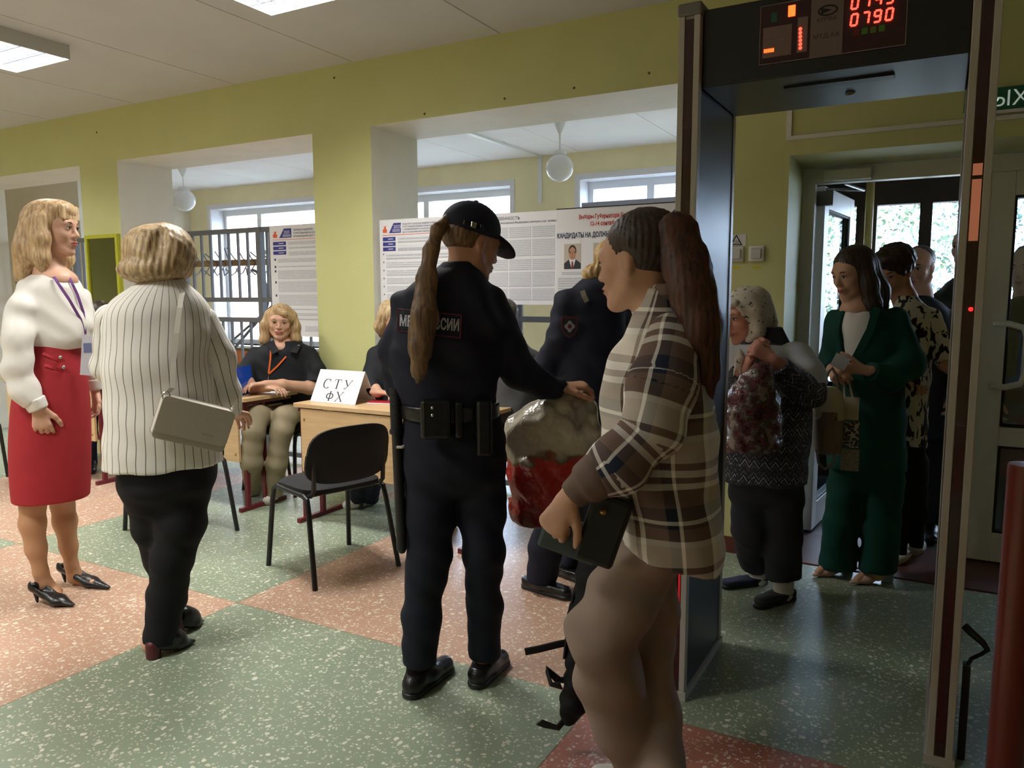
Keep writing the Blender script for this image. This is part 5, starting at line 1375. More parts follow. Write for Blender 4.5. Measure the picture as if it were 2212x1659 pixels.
wrap_text(P, FS, 'МВД РОССИИ', ((864, 679), (992, 689), (991, 721), (863, 709)), m_refl, pa_, .013, bold=.03)
trousers(P, [(890, 870, 1076, .134), (930, 870, 1088, .140), (975, 871, 1093, .145), (1030, 876, 1091, .135), (1070, 882, 1088, .12)], ([(934, 1000, .0, 57), (930, 1100, 0, 54), (926, 1200, 0, 49), (912, 1320, tl_*.7, 43), (906, 1432, tl_, 40)], [(1035, 1000, 0, 55), (1042, 1100, 0, 50), (1045, 1190, 0, 45), (1046, 1310, tr_*.7, 40), (1047, 1418, tr_, 37)]), m_navyt, seed=2.0, amp=.006)
BLT = [(868, 862, 1078, .146), (900, 866, 1080, .150)]; S = SDF(.006, .008); S.loft(P.secs(BLT), P.R, P.T, .005); bt = S.mesh('belt', m_leather, P.o)
for (x0, x1, y0, y1, th, nm) in ((910, 972, 862, 945, .045, 'handcuff_pouch'), (982, 1000, 868, 945, .02, 'belt_loop'), (1028, 1062, 866, 985, .05, 'holster')):
    c = (P.surf(BLT, (x0+x1)/2, 885, 0)+P.p((x0+x1)/2, (y0+y1)/2, 0)*0); c = P.surf(BLT, (x0+x1)/2, 885, th/2); c[2] = P.p(x0, (y0+y1)/2, .15)[2]
    po = MB().obox(c, P.R*P.r((x1-x0)/2), P.U*P.r((y1-y0)/2), P.T*th/2).build(nm, m_leather, P.o, bevel=.012)
    if nm == 'handcuff_pouch':
        for yy in (881, 897): MB().ell(P.p(934, yy, .15+th+.012)*1.0, (.006, .006, .006)).build('press_stud', m_chrome, po, True)
ba = thing('police_baton', P.p(862, 1010, .02), 'black rubber police baton hanging from the belt of the officer in the cap', 'baton')
MB().tube([P.p(854, 838, .03), P.p(857, 930, .03)], .021, 14).build('grip', M('ribbed_rubber', (22, 22, 24), .6, bump=.5, bs=200), ba, True); MB().tube([P.p(857, 930, .03), P.p(868, 1185, .03), P.p(868.5, 1194, .03)], [.0185, .0185, .010], 14).build('shaft', m_black, ba, True)
MB().lathe([(.024, -.008), (.026, 0), (.024, .008)], P.p(857, 932, .03), 14).build('guard', m_black, ba, True); MB().tube([P.p(857, 966, .055), P.p(868, 966, .06), P.p(880, 960, .05)], .005, 6).build('loop', m_bage, ba, True)
P.boot(fl(878, 1512), fl(974, 1442), m_leather, P.p(905, 1440, tl_), sole=m_black); P.boot(fl(1022, 1490), fl(1092, 1428), m_leather, P.p(1047, 1425, tr_), sole=m_black)
# plastic bag being checked
S = SDF(.009, .04)
S.loft(P.secs([(834, 1228, 1272, .03, -.2), (852, 1185, 1280, .06, -.2), (880, 1120, 1288, .09, -.2), (920, 1086, 1290, .11, -.2), (985, 1094, 1290, .12, -.2), (1060, 1098, 1262, .11, -.2), (1122, 1104, 1205, .08, -.2)]), P.R, P.T, .03)
S.disp = lambda X, f=folds(.012, 22, (.7, .3, .8), 12, 5.0): f(X)+.016*(np.abs(np.sin(X@np.array((14., 9, 11))+2*np.sin(X[:, 2]*9)+1.5*np.sin(X[:, 0]*13)))-.5)+.009*(np.abs(np.sin(X@np.array((-26., 21, 17))+2*np.sin(X[:, 0]*15)))-.5)
m_bagr = NT('printed_plastic'); t = m_bagr; sx = t.n('SeparateXYZ'); t.l(t.pos('Generated'), sx.inputs[0]); nn_ = t.noise(t.pos(), 6.5, 2, .5); hgt = t.math('ADD', sx.outputs[2], t.math('MULTIPLY', t.math('SUBTRACT', nn_, .5), .9))
t.color(t.ramp(hgt, [(.0, lin((96, 24, 32))), (.2, lin((158, 34, 36))), (.46, lin((196, 46, 42))), (.50, lin((120, 84, 70))), (.54, lin((196, 186, 164))), (.74, lin((214, 206, 186))), (.86, lin((150, 140, 122))), (.95, lin((206, 198, 182)))])); t.set(Roughness=.22); t.bump(t.noise(t.pos(), 16, 3), .6, .03)
tag(S.mesh('carrier_bag', m_bagr.m, None), 'bulging red and white plastic carrier bag held by the officer in the cap', 'bag')

# ------------------------------------------------------------------ 4. woman in the plaid shirt, foreground
H_ = Person(1400, 1770, 'woman in a brown and cream plaid overshirt walking past with a dark ponytail', 1.68)
P = H_; bd = SDF(.0055, .025)
P.head(bd, 1378, 568, 0, .232, yaw=-116, pitch=5, neck=P.p(1425, 672, 0))
bd.chain([P.p(1425, 668), P.p(1430, 850), P.p(1440, 1150)], [.055, .07, .07])
bd.chain(*P.ch([(1450, 730, .08, 30), (1402, 935, .18, 24), (1235, 1072, .20, 19)]))
P.hand(bd, P.p(1228, 1076, .20), -P.U*.85-P.R*.45, -P.T+P.R*.3, 1, 1.15, .98)
bd.chain(*P.ch([(1400, 1190, 0, 30), (1308, 1370, .02, 22), (1350, 1570, -.04, 22), (1400, 1730, -.12, 22)])); bd.chain(*P.ch([(1425, 1190, -.04, 26), (1417, 1450, -.10, 20), (1422, 1560, -.06, 20), (1436, 1720, .06, 20)]))
bo = bd.mesh('body', m_skin, P.o); P.face(bo)
hp = P.hp; hb = SDF(.0055, .02); hb.ell(hp(0, -.026, .046), (.084, .104, .089), P.hA); hb.ell(hp(0, .100, -.028), (.09, .080, .098), P.hA, .015, 's'); hb.ell(hp(0, -.02, -.105), (.1, .1, .07), P.hA, .015, 's')
for sg in (-1, 1): hb.ell(hp(sg*.09, .0, -.018), (.034, .030, .045), P.hA, .012, 's')
hb.disp = strands(P, .002, 36); hr = hb.mesh('hair', m_dkbrown, P.o)
pt_ = SDF(.006, .03); pt_.chain([hp(0, -.10, .06), P.p(1462, 505, .07), P.p(1482, 570, .09), P.p(1497, 640, .12), P.p(1514, 720, .14), P.p(1530, 800, .13), P.p(1538, 860, .12)], [.040, .046, .052, .048, .038, .024, .006], sq=(P.T, .7))
pt_.chain([P.p(1490, 600, .1), P.p(1522, 690, .13), P.p(1540, 780, .12)], [.04, .03, .008]); pt_.disp = lambda X, P=P: .0018*np.sin((X@P.R)*420+2*np.sin(X[:, 2]*7)+(X[:, 2])*40)
P4 = P; pt_.mesh('ponytail', m_auburn, hr)
HS = [(628, 1402, 1476, .070, .02), (655, 1380, 1502, .10), (700, 1358, 1526, .13), (760, 1318, 1540, .150), (850, 1294, 1546, .165), (950, 1294, 1549, .172), (1050, 1318, 1553, .176), (1130, 1336, 1558, .176), (1225, 1345, 1564, .172)]
nh = nrm(-P.U*.955-P.R*.28)
jk = garment(P, 'plaid_overshirt', m_plaid, HS, ([(1452, 735, .09, 60), (1432, 830, .15, 66), (1402, 935, .18, 62), (1340, 1000, .2, 55), (1282, 1034, .2, 48)],), .007, .03, folds(.010, 24, (.6, .3, 1), 8, 6.0), pat=True, cuts=((P.p(1450, 1186), nh),))
S = SDF(.006, .015); S.loft(P.secs([(612, 1412, 1478, .066, .03), (634, 1398, 1494, .08, .02), (668, 1376, 1512, .10)]), P.R, P.T, .01); S.mesh('collar', m_plaid, jk, True)
S = SDF(.006, .012); S.cone(P.p(1292, 1028, .2), P.p(1262, 1048, .2), P.r(50), P.r(44), flat1=True); S.cone(P.p(1262, 1048, .2), P.p(1234, 1072, .2), P.r(36), P.r(31), flat1=True); S.mesh('cuff', cloth('taupe_cuff', (112, 94, 84)), jk)
trousers(P, [(1140, 1335, 1520, .145), (1195, 1330, 1482, .15), (1235, 1322, 1466, .145)], ([(1392, 1200, 0, 72), (1345, 1285, .03, 82), (1304, 1370, .05, 80), (1312, 1460, .02, 76), (1348, 1570, -.04, 72), (1392, 1690, -.1, 66), (1402, 1735, -.12, 62)], [(1425, 1200, -.04, 48), (1420, 1320, -.08, 46), (1416, 1450, -.10, 46), (1422, 1560, -.06, 50), (1432, 1690, .04, 52), (1436, 1720, .06, 52)]), m_beige, .008, .011, seed=5.0, f=22, k=.02)

b0 = P.p(1402, 1735, -.12); b1 = P.p(1436, 1720, .06)
for b_ in (b0, b1):
    hl_ = np.array((b_[0], b_[1], 0))+P.R*.06; P.boot(hl_, hl_-P.R*.24, m_whitesh, np.array((b_[0], b_[1], .10)))
    S = SDF(.007, .01); S.cone(b_, (b_[0], b_[1], .08), .05, .05); S.mesh('sock', m_whitesh, P.o)
# clutch bag in her hand and the black backpack behind her legs
cl = thing('clutch_bag', P.p(1262, 1150, .16), 'dark green clutch bag in the hand of the woman in plaid', 'bag')
u_ = nrm(P.R*.93-P.U*.30); v_ = nrm(P.U*.93+P.R*.30); n_ = np.cross(u_, v_)
MB().obox(P.p(1235, 1162, .15), u_*.075, v_*.045, n_*.018).build('body', M('slate_leather', (62, 76, 78), .5), cl, bevel=.008); MB().obox(P.p(1303, 1142, .17), u_*.050, v_*.088, n_*.024).build('flap', M('black_green_leather', (20, 28, 28), .45), cl, bevel=.012)
MB().ell(P.p(1304, 1106, .205), (.010, .010, .007)).build('clasp', m_brass, cl, True)
bk = thing('backpack', P.p(1255, 1500, -.22), 'black backpack with dangling straps behind the legs of the woman in plaid', 'backpack')
S = SDF(.008, .03); S.chain(*P.ch([(1290, 1230, -.22, 52), (1275, 1330, -.22, 50), (1258, 1430, -.24, 42), (1238, 1520, -.25, 30), (1222, 1562, -.25, 16)])); S.disp = folds(.008, 40, (.3, .3, 1), 20); S.mesh('sack', cloth('black_nylon', (20, 21, 24), .7), bk)
m_web = M('black_webbing', (18, 18, 20), .8)
for L in ([(1240, 1385), (1205, 1392), (1165, 1402), (1134, 1408)], [(1232, 1470), (1205, 1468), (1180, 1446), (1190, 1478), (1212, 1482)], [(1228, 1545), (1205, 1572), (1180, 1566), (1165, 1560)], [(1262, 1205), (1240, 1290), (1228, 1350), (1220, 1420)]):
    MB().strip([P.p(a, b, -.25+.01*i) for i, (a, b) in enumerate(L)], .032, .005, P.U*.8+P.T*.5).build('strap', m_web, bk)
# ------------------------------------------------------------------ 5. seated smiling woman
X = yp(610, 700, 4.0)
C_ = Person(610, 760, 'smiling seated woman in a black shirt with an orange lanyard', 1.25, base=(X[0], 4.0, 0))
P = C_; bd = SDF(.006, .025)
P.head(bd, 606, 696, .02, .232, yaw=-6, pitch=4, roll=4, neck=P.p(612, 750, -.02), jaw=1.12, wide=1.10)
bd.chain([P.p(612, 745, 0), P.p(612, 800), P.p(610, 880)], [.06, .08, .08])
bd.ell(P.p(608, 752, .03), (.10, .07, .05), np.array([P.R, P.T, P.U]), .03)
bd.chain(*P.ch([(670, 770, .03, 12), (683, 815, .10, 13), (668, 838, .16, 14), (610, 832, .27, 12), (575, 830, .31, 9)])); bd.chain(*P.ch([(545, 775, 0, 15), (530, 815, .08, 14), (545, 838, .22, 12), (580, 838, .30, 9)]))
P.hand(bd, P.p(572, 829, .31), -P.R*.9+P.T*.2, -P.U, -1, .4); P.hand(bd, P.p(578, 838, .31), P.R*.6+P.T*.5, -P.U, 1, .4)
bo = bd.mesh('body', m_skin, P.o); P.face(bo, brow=M('brow_light', (150, 112, 84), .8), lipw=1.25)
hp = P.hp; hb = SDF(.006, .03); hb.ell(hp(0, -.018, .042), (.090, .106, .092), P.hA)
for sg, e in ((-1, -.115), (1, -.135)): hb.chain([hp(sg*.075, -.01, .05), hp(sg*.094, -.005, -.03), hp(sg*.098, -.01, e), hp(sg*.085, -.01, e-.03)], [.032, .034, .034, .014], .03)
hb.ell(hp(0, -.06, -.07), (.09, .06, .07), P.hA, .03); hb.ell(hp(0.006, .088, -.030), (.060, .060, .088), P.hA, .012, 's')
hb.chain([hp(.02, .06, .1), hp(-.03, .085, .075), hp(-.07, .05, .03)], [.025, .020, .02], .02); hb.disp = strands(P, .0010, 36, 3.0); hb.mesh('hair', m_blond, P.o)
CS = [(736, 588, 642, .075), (746, 560, 668, .10), (764, 541, 686, .12), (800, 538, 684, .13), (850, 546, 676, .14), (892, 556, 668, .15)]
sh_ = garment(P, 'shirt', m_blacks, CS, ([(668, 766, .03, 19), (684, 800, .09, 21), (681, 828, .13, 21)], [(552, 768, 0, 19), (532, 805, .05, 20), (532, 826, .12, 19)]), .0065, .025, folds(.005, 24, (.5, .2, 1), 9, 8.0), subs=[(P.p(604, 735, .12), P.p(607, 785, .20), .060, .030)])
S = SDF(.006, .015); S.loft(P.secs([(772, 580, 636, .085), (800, 580, 636, .10), (880, 570, 650, .11)]), P.R, P.T, .01); S.mesh('undershirt', M('charcoal_top', (40, 41, 45), .8), P.o)
for sg, x0 in ((-1, 590), (1, 640)): MB().strip([P.p(x0+sg*6, 738, .03), P.p(x0+sg*2, 748, .11), P.p(x0-sg*6, 762, .15)], .05, .006, P.R+P.T*.3).build('collar', m_blacks, sh_)
ribbon(P, CS, [(634, 761), (646, 745)], .008, m_refl, 'collar_mark', sh_, .022)
ribbon(P, CS, [(585, 756), (584, 775), (581, 800), (580, 806)], .011, m_orange, 'lanyard', P.o, .012); ribbon(P, CS, [(618, 770), (600, 790), (585, 804), (580, 808)], .011, m_orange, 'lanyard', P.o, .012); MB().tube([P.surf(CS, 580, 806, .012), P.surf(CS, 579, 820, .014)], .004, 6).build('clip', m_chrome, P.o)
ta_, tb_ = P.tf(552, 1068), P.tf(592, 1086)
trousers(P, [(870, 560, 668, .17), (905, 562, 664, .18)], ([(588, 892, .02, 23), (556, 900, .36, 25), (548, 930, .40, 23), (543, 1000, .38, 22), (549, 1056, ta_, 20)], [(634, 892, .02, 23), (616, 902, .34, 25), (608, 930, .38, 23), (598, 1000, .35, 21), (592, 1068, tb_, 19)]), m_khaki, .009, .003, seed=3)
P.boot(fl(572, 1050), fl(536, 1076), m_whitesh, P.p(551, 1052, ta_), hgt=.09, w=.95); P.boot(fl(604, 1068), fl(574, 1094), m_whitesh, P.p(592, 1066, tb_), hgt=.09, w=.95)
chair(X[0]-.10, 4.13, (0.05, -1), 'black visitor chair under the smiling seated woman')

# ------------------------------------------------------------------ 6. seated clerk hidden behind the officer
X = yp(856, 700, 4.0)
P = Person(850, 760, 'seated clerk in a black jacket and white shirt mostly hidden behind the officer', 1.25, base=(X[0], 4.02, 0))
bd = SDF(.007, .025); P.head(bd, 850, 690, 0, .232, yaw=20, pitch=14, neck=P.p(856, 738, -.02))
bd.chain([P.p(856, 735), P.p(858, 800), P.p(860, 880)], [.055, .08, .08]); bd.chain(*P.ch([(812, 770, .0, 15), (800, 825, .08, 14), (816, 848, .22, 11)])); bd.chain(*P.ch([(900, 770, .0, 15), (915, 825, .08, 14), (890, 848, .22, 11)]))
P.hand(bd, P.p(816, 848, .23), P.R*.8+P.T*.4, -P.U, 1, .6); P.hand(bd, P.p(890, 848, .23), -P.R*.8+P.T*.4, -P.U, -1, .5)
bo = bd.mesh('body', m_skin, P.o); P.face(bo)
hp = P.hp; hb = SDF(.007, .03); hb.ell(hp(0, -.018, .04), (.094, .108, .09), P.hA); [hb.chain([hp(sg*.08, 0, .03), hp(sg*.092, 0, -.05), hp(sg*.08, .0, -.11)], [.03, .032, .014]) for sg in (-1, 1)]; hb.ell(hp(0, .09, -.03), (.058, .06, .09), P.hA, .01, 's'); hb.disp = strands(P, .003, 26); hb.mesh('hair', m_blond2, P.o)
DS = [(728, 834, 878, .075), (742, 816, 900, .105), (765, 800, 914, .13), (810, 796, 916, .14), (890, 802, 912, .16)]
garment(P, 'jacket', m_blacks, DS, ([(812, 766, 0, 19), (798, 820, .07, 19), (810, 848, .18, 15)], [(902, 766, 0, 19), (916, 820, .07, 19), (900, 848, .18, 15)]), .008, .025, folds(.005, 24), subs=[(P.p(846, 735, .13), P.p(842, 870, .20), .045, .07)])
garment(P, 'shirt', m_white, [(736, 838, 872, .075), (760, 815, 895, .115), (880, 818, 895, .15)], (), .009)
ta_, tb_ = P.tf(765, 1098), P.tf(800, 1096)
trousers(P, [(870, 802, 912, .16), (905, 806, 908, .17)], ([(830, 895, .02, 22), (800, 905, .32, 23), (785, 960, .33, 20), (772, 1078, ta_, 18)], [(885, 895, .02, 22), (850, 905, .32, 23), (820, 960, .33, 20), (800, 1078, tb_, 18)]), m_navyt, .009, .004)
P.boot(fl(795, 1094), fl(737, 1102), m_whitesh, P.p(774, 1076, ta_), w=.9); P.boot(fl(815, 1088), fl(775, 1096), m_whitesh, P.p(800, 1076, tb_), w=.9)
chair(X[0], 4.13, (0, -1), 'black visitor chair under the clerk hidden behind the officer')

# ------------------------------------------------------------------ 7. seated man in grey between the officers
X = yp(1100, 700, 4.1)
P = Person(1100, 760, 'seated man with greying hair in a grey jacket between the two officers', 1.25, base=(X[0], 4.1, 0))
bd = SDF(.007, .025); P.head(bd, 1082, 690, 0, .24, yaw=-128, pitch=12, neck=P.p(1098, 742, 0), jaw=1.1)
bd.chain([P.p(1098, 738), P.p(1102, 800), P.p(1100, 900)], [.06, .08, .08]); bd.chain(*P.ch([(1150, 780, 0, 16), (1160, 850, -.05, 15), (1120, 880, -.2, 12)])); bd.chain(*P.ch([(1045, 780, 0, 16), (1040, 850, -.05, 15), (1070, 880, -.2, 12)]))
P.hand(bd, P.p(1118, 880, -.21), -P.R*.4-P.T, -P.U, 1, .5); P.hand(bd, P.p(1072, 880, -.21), P.R*.4-P.T, -P.U, -1, .5)
bo = bd.mesh('body', m_skin, P.o); P.face(bo)
hp = P.hp; hb = SDF(.006, .02); hb.ell(hp(0, -.024, .04), (.081, .100, .084), P.hA); hb.ell(hp(0, .10, -.03), (.09, .078, .11), P.hA, .012, 's'); hb.ell(hp(0, -.02, -.10), (.1, .12, .06), P.hA, .012, 's'); [hb.ell(hp(sg*.088, .0, -.02), (.03, .028, .045), P.hA, .01, 's') for sg in (-1, 1)]; hb.disp = strands(P, .0018, 44); hb.mesh('hair', m_greyh, P.o)
garment(P, 'jacket', m_greyjk, [(730, 1078, 1122, .08), (746, 1060, 1146, .11), (775, 1044, 1160, .135), (840, 1046, 1160, .15), (905, 1050, 1156, .16)], ([(1150, 775, 0, 20), (1162, 845, -.05, 20), (1124, 880, -.18, 16)], [(1050, 775, 0, 20), (1038, 845, -.05, 20), (1068, 880, -.18, 16)]), .008, .025, folds(.006, 26, (.4, .3, 1), 10))
trousers(P, [(890, 1050, 1156, .16), (925, 1055, 1150, .17)], ([(1078, 912, -.06, 24), (970, 915, -.08, 24), (965, 980, -.08, 20), (964, 1082, -.08, 19)], [(1090, 912, .05, 24), (978, 918, .06, 24), (972, 985, .06, 20), (970, 1082, .06, 19)]), m_blackt, .009, .004)
for q in (P.p(964, 1082, -.08), P.p(970, 1082, .06)):
    h_ = np.array((q[0], q[1], 0))+P.R*.06; P.boot(h_, h_-P.R*.26, m_leather, np.array((q[0], q[1], max(.09, q[2]))))
chair(X[0], 4.16, tuple(-P.R[:2]), 'black visitor chair under the man in the grey jacket')

# ------------------------------------------------------------------ 8. second police officer bending forward
G_ = Person(1190, 1285, 'second police officer with a sleeve crest and blond hair bending forward', 1.6)
P = G_; bd = SDF(.0065, .025); P.head(bd, 1322, 582, -.05, .23, yaw=150, pitch=42, neck=P.p(1290, 632, -.02))
bd.chain([P.p(1290, 630), P.p(1270, 760), P.p(1262, 900)], [.055, .07, .08]); bd.chain(*P.ch([(1222, 670, .03, 18), (1205, 745, .06, 15), (1168, 798, .02, 12), (1140, 802, -.08, 10)])); bd.chain(*P.ch([(1335, 680, -.05, 18), (1350, 760, -.1, 15), (1300, 830, -.2, 12)]))
P.hand(bd, P.p(1140, 802, -.09), -P.R*.8-P.T*.5, -P.U, -1, .5); P.hand(bd, P.p(1298, 832, -.21), -P.R*.7-P.T*.5, -P.U, 1, .5)
bo = bd.mesh('body', m_skin, P.o); P.face(bo)
hp = P.hp; hb = SDF(.006, .025); hb.ell(hp(0, -.022, .04), (.086, .104, .088), P.hA); hb.ell(hp(0, .10, -.03), (.08, .07, .10), P.hA, .012, 's'); hb.ell(hp(.02, -.10, -.02), (.06, .05, .05), P.hA, .02); hb.ell(P.p(1284, 592, .02), (.055, .05, .045), np.array([P.R, P.T, P.U]), .03); hb.disp = strands(P, .003, 26); hb.mesh('hair', m_gold, P.o)
GS = [(600, 1262, 1335, .075), (616, 1232, 1346, .105), (650, 1208, 1352, .13), (740, 1200, 1352, .145), (830, 1196, 1344, .15), (910, 1192, 1336, .15)]
slv = [(1226, 656, .05, 30), (1212, 735, .07, 32), (1178, 792, .04, 28), (1150, 803, -.04, 20)]
jk = garment(P, 'jacket', m_navy, GS, (slv, [(1335, 670, -.05, 28), (1352, 760, -.1, 30), (1305, 828, -.19, 22)]), .007, .025, folds(.007, 26, (.4, .3, 1), 11, 2.0))
MB().strip([P.p(1258, 628, .12), P.p(1262, 640, .135), P.p(1268, 652, .145)], .022, .003, P.R*.8+P.U*.4).build('shoulder_tab', M('tab_olive', (110, 104, 78), .7), jk)
cr_ = P.p(1230, 705, .165); m_cr, m_cw, m_cb = M('crest_red', (104, 36, 44), .7), M('crest_silver', (150, 150, 152), .6), M('crest_dark', (40, 42, 52), .7)
shield = [(-.036, .042), (.036, .042), (.036, -.012), (.02, -.04), (0, -.052), (-.02, -.04), (-.036, -.012)]
cu_, cn_ = nrm(P.R-P.T*.15), nrm(P.T+P.R*.15)
oc = MB().prism(shield, cr_, cu_, P.U, cn_, .004).build('sleeve_crest', m_cr, jk); MB().prism([(a*.84, b*.84) for a, b in shield], cr_+cn_*.0042, cu_, P.U, cn_, .001).build('crest_field', m_cb, oc)
MB().prism([(.020*math.cos(t)*(1+.18*math.cos(4*t)), .022*math.sin(t)*(1+.18*math.cos(4*t))) for t in np.linspace(0, 6.28, 25)[:-1]], cr_+cn_*.0054, cu_, P.U, cn_, .0012).build('crest_eagle', m_cw, oc); MB().prism([(.009*math.cos(t), .010*math.sin(t)) for t in np.linspace(0, 6.28, 13)[:-1]], cr_+cn_*.0068, cu_, P.U, cn_, .001).build('crest_centre', m_cr, oc)
ta_, tb_ = P.tf(1168, 1278), P.tf(1232, 1240)
trousers(P, [(900, 1190, 1338, .15), (960, 1190, 1334, .15)], ([(1232, 960, 0, 40), (1205, 1080, .0, 40), (1180, 1180, ta_, 37), (1168, 1256, ta_, 35)], [(1292, 960, 0, 40), (1272, 1080, -.05, 38), (1248, 1170, tb_, 33), (1232, 1222, tb_, 31)]), m_navyt, .008, .005, seed=7)
P.boot(fl(1130, 1266), fl(1236, 1297), m_leather, P.p(1168, 1254, ta_), sole=m_black); P.boot(fl(1200, 1236), fl(1268, 1262), m_leather, P.p(1232, 1220, tb_), sole=m_black)

# ------------------------------------------------------------------ 9. elderly woman in a headscarf
I_ = Person(1640, 1298, 'elderly woman in a pale headscarf and patterned knitted cardigan', 1.45)
P = I_; bd = SDF(.006, .025); P.head(bd, 1612, 682, .03, .236, yaw=-50, pitch=12, neck=P.p(1645, 745, 0), nose=1.05)
bd.chain([P.p(1645, 742), P.p(1655, 850), P.p(1655, 1020)], [.055, .08, .08]); bd.chain(*P.ch([(1728, 775, .08, 20), (1752, 850, .13, 17), (1690, 795, .24, 14), (1672, 780, .26, 13)])); bd.chain(*P.ch([(1580, 780, -.05, 18), (1570, 860, .0, 15), (1600, 800, .15, 12), (1618, 780, .2, 10)]))
P.hand(bd, P.p(1672, 779, .26), -P.R*.8+P.U*.55, -P.T*.5-P.R*.3-P.U*.5, -1, 1.0); P.hand(bd, P.p(1618, 782, .2), P.R*.3+P.U*.8, -P.T*.3+P.R, 1, .9)
ta_, tb_ = P.tf(1615, 1258), P.tf(1680, 1298)
bd.chain(*P.ch([(1625, 1020, 0, 25), (1630, 1210, ta_, 18), (1638, 1246, ta_, 16)])); bd.chain(*P.ch([(1690, 1020, 0, 25), (1690, 1240, tb_, 18), (1692, 1282, tb_, 16)]))
bo = bd.mesh('body', M('skin_aged', (190, 132, 112), .55, var=.12, vs=25), P.o); P.face(bo, brow=M('brow_grey', (120, 104, 92), .8))
hp = P.hp; S = SDF(.006, .03)
S.ell(hp(0, -.02, .038), (.092, .112, .093), P.hA); S.chain([hp(0, -.06, -.05), hp(0, -.05, -.12)], [.085, .07], .04); [S.chain([hp(sg*.07, .0, .02), hp(sg*.076, .01, -.06), hp(sg*.03, .045, -.125)], [.034, .030, .022], .03) for sg in (-1, 1)]
S.ell(hp(0, .100, -.020), (.062, .075, .094), P.hA, .012, 's'); S.disp = folds(.003, 60, (.3, .3, 1), 18); sc_ = S.mesh('headscarf', m_scarf, P.o)
S = SDF(.006, .02); [S.chain([hp(sg*.01, .055, -.135), P.p(1597+sg*4, 775, .2), P.p(1592+sg*7, 812, .2)], [.010, .009, .005]) for sg in (-1, 1)]; S.mesh('scarf_ends', m_scarf, sc_)
S = SDF(.006, .02); S.ell(hp(0, .075, .075), (.055, .03, .022), P.hA); S.mesh('hair', M('white_hair', (206, 200, 190), .6), P.o)
IS = [(728, 1592, 1692, .095), (752, 1574, 1728, .135), (800, 1566, 1750, .165), (880, 1561, 1756, .178), (960, 1559, 1752, .182), (1036, 1559, 1742, .182)]
garment(P, 'cardigan', m_knit, IS, ([(1752, 846, .12, 36), (1718, 830, .2, 31), (1682, 790, .25, 24)], [(1582, 785, -.04, 30), (1566, 860, .0, 30), (1600, 806, .14, 22)]), .007, .025, folds(.006, 22), pat=True)
garment(P, 'white_vest', cloth('pale_fleece', (196, 198, 204), .95), [(738, 1586, 1702, .105), (756, 1568, 1732, .15), (800, 1558, 1756, .185), (846, 1557, 1752, .19)], ([(1720, 772, .05, 38), (1740, 812, .09, 40), (1754, 842, .115, 40)],), .007, .02, folds(.004, 30), subs=[(P.p(1612, 745, .2), P.p(1625, 850, .25), .05, .075)])
S = SDF(.007, .02); S.loft(P.secs([(706, 1640, 1690, .07), (726, 1610, 1700, .09), (748, 1600, 1712, .115)]), P.R, P.T, .01); S.mesh('shawl_collar', cloth('charcoal_fleece', (48, 50, 56), .95), P.o)
trousers(P, [(1020, 1572, 1738, .16), (1080, 1572, 1734, .155)], ([(1620, 1070, 0, 46), (1624, 1140, 0, 44), (1630, 1214, ta_, 38)], [(1690, 1070, 0, 46), (1690, 1150, tb_*.5, 44), (1692, 1246, tb_, 40)]), m_dkgrey, .008, .005, seed=4)
P.boot(fl(1655, 1258), fl(1556, 1272), m_navysh, P.p(1640, 1244, ta_), w=.95, sole=m_black); P.boot(fl(1714, 1292), fl(1630, 1316), m_greysh, P.p(1694, 1276, tb_), w=.95, sole=m_black)
for x, y, t_ in ((1638, 1236, ta_), (1692, 1266, tb_)): S = SDF(.006, .01); S.cone(P.p(x, y-14, t_), P.p(x, y+14, t_), .047, .045); S.mesh('sock', m_whitesh, P.o)
S = SDF(.008, .04); S.loft(P.secs([(782, 1640, 1664, .02, .32), (805, 1605, 1672, .05, .32), (850, 1572, 1690, .09, .32), (920, 1564, 1692, .11, .32), (972, 1566, 1684, .10, .32)]), P.R, P.T, .03); S.disp = folds(.010, 34, (.6, .3, .8), 15, 2)
tag(S.mesh('plastic_bag', bagmix('flower_print_plastic', [(.0, (44, 38, 40)), (.40, (76, 40, 46)), (.47, (130, 74, 78)), (.52, (70, 64, 60)), (.60, (150, 134, 122)), (1, (176, 160, 150))], 20, .25, .93), None), 'flower-printed plastic bag held by the elderly woman in the headscarf', 'bag')

# ------------------------------------------------------------------ 10. young woman in a green suit
J_ = Person(1870, 1255, 'young woman with long dark hair in a bottle green trouser suit holding papers', 1.7)
P = J_; bd = SDF(.0063, .025); P.head(bd, 1842, 590, .02, .234, yaw=-42, pitch=16, neck=P.p(1858, 658, -.02), jaw=.92)
bd.chain([P.p(1858, 655), P.p(1872, 800), P.p(1872, 1000)], [.05, .07, .08]); bd.ell(P.p(1852, 668, .02), (.08, .07, .05), np.array([P.R, P.T, P.U]), .03)
bd.chain(*P.ch([(1935, 700, .0, 18), (1962, 795, .06, 15), (1905, 812, .2, 12), (1868, 800, .26, 10)])); bd.chain(*P.ch([(1805, 695, -.04, 16), (1795, 775, .04, 13), (1798, 800, .16, 10)]))
P.hand(bd, P.p(1866, 799, .26), -P.R*.95+P.U*.05+P.T*.1, -P.T*.6+P.U*.6, -1, .6); P.hand(bd, P.p(1799, 800, .17), P.R*.2-P.U*.1+P.T*.6, -P.U*.6+P.R*.6, 1, .8)
ta_, tb_ = P.tf(1795, 1240), P.tf(1880, 1258)
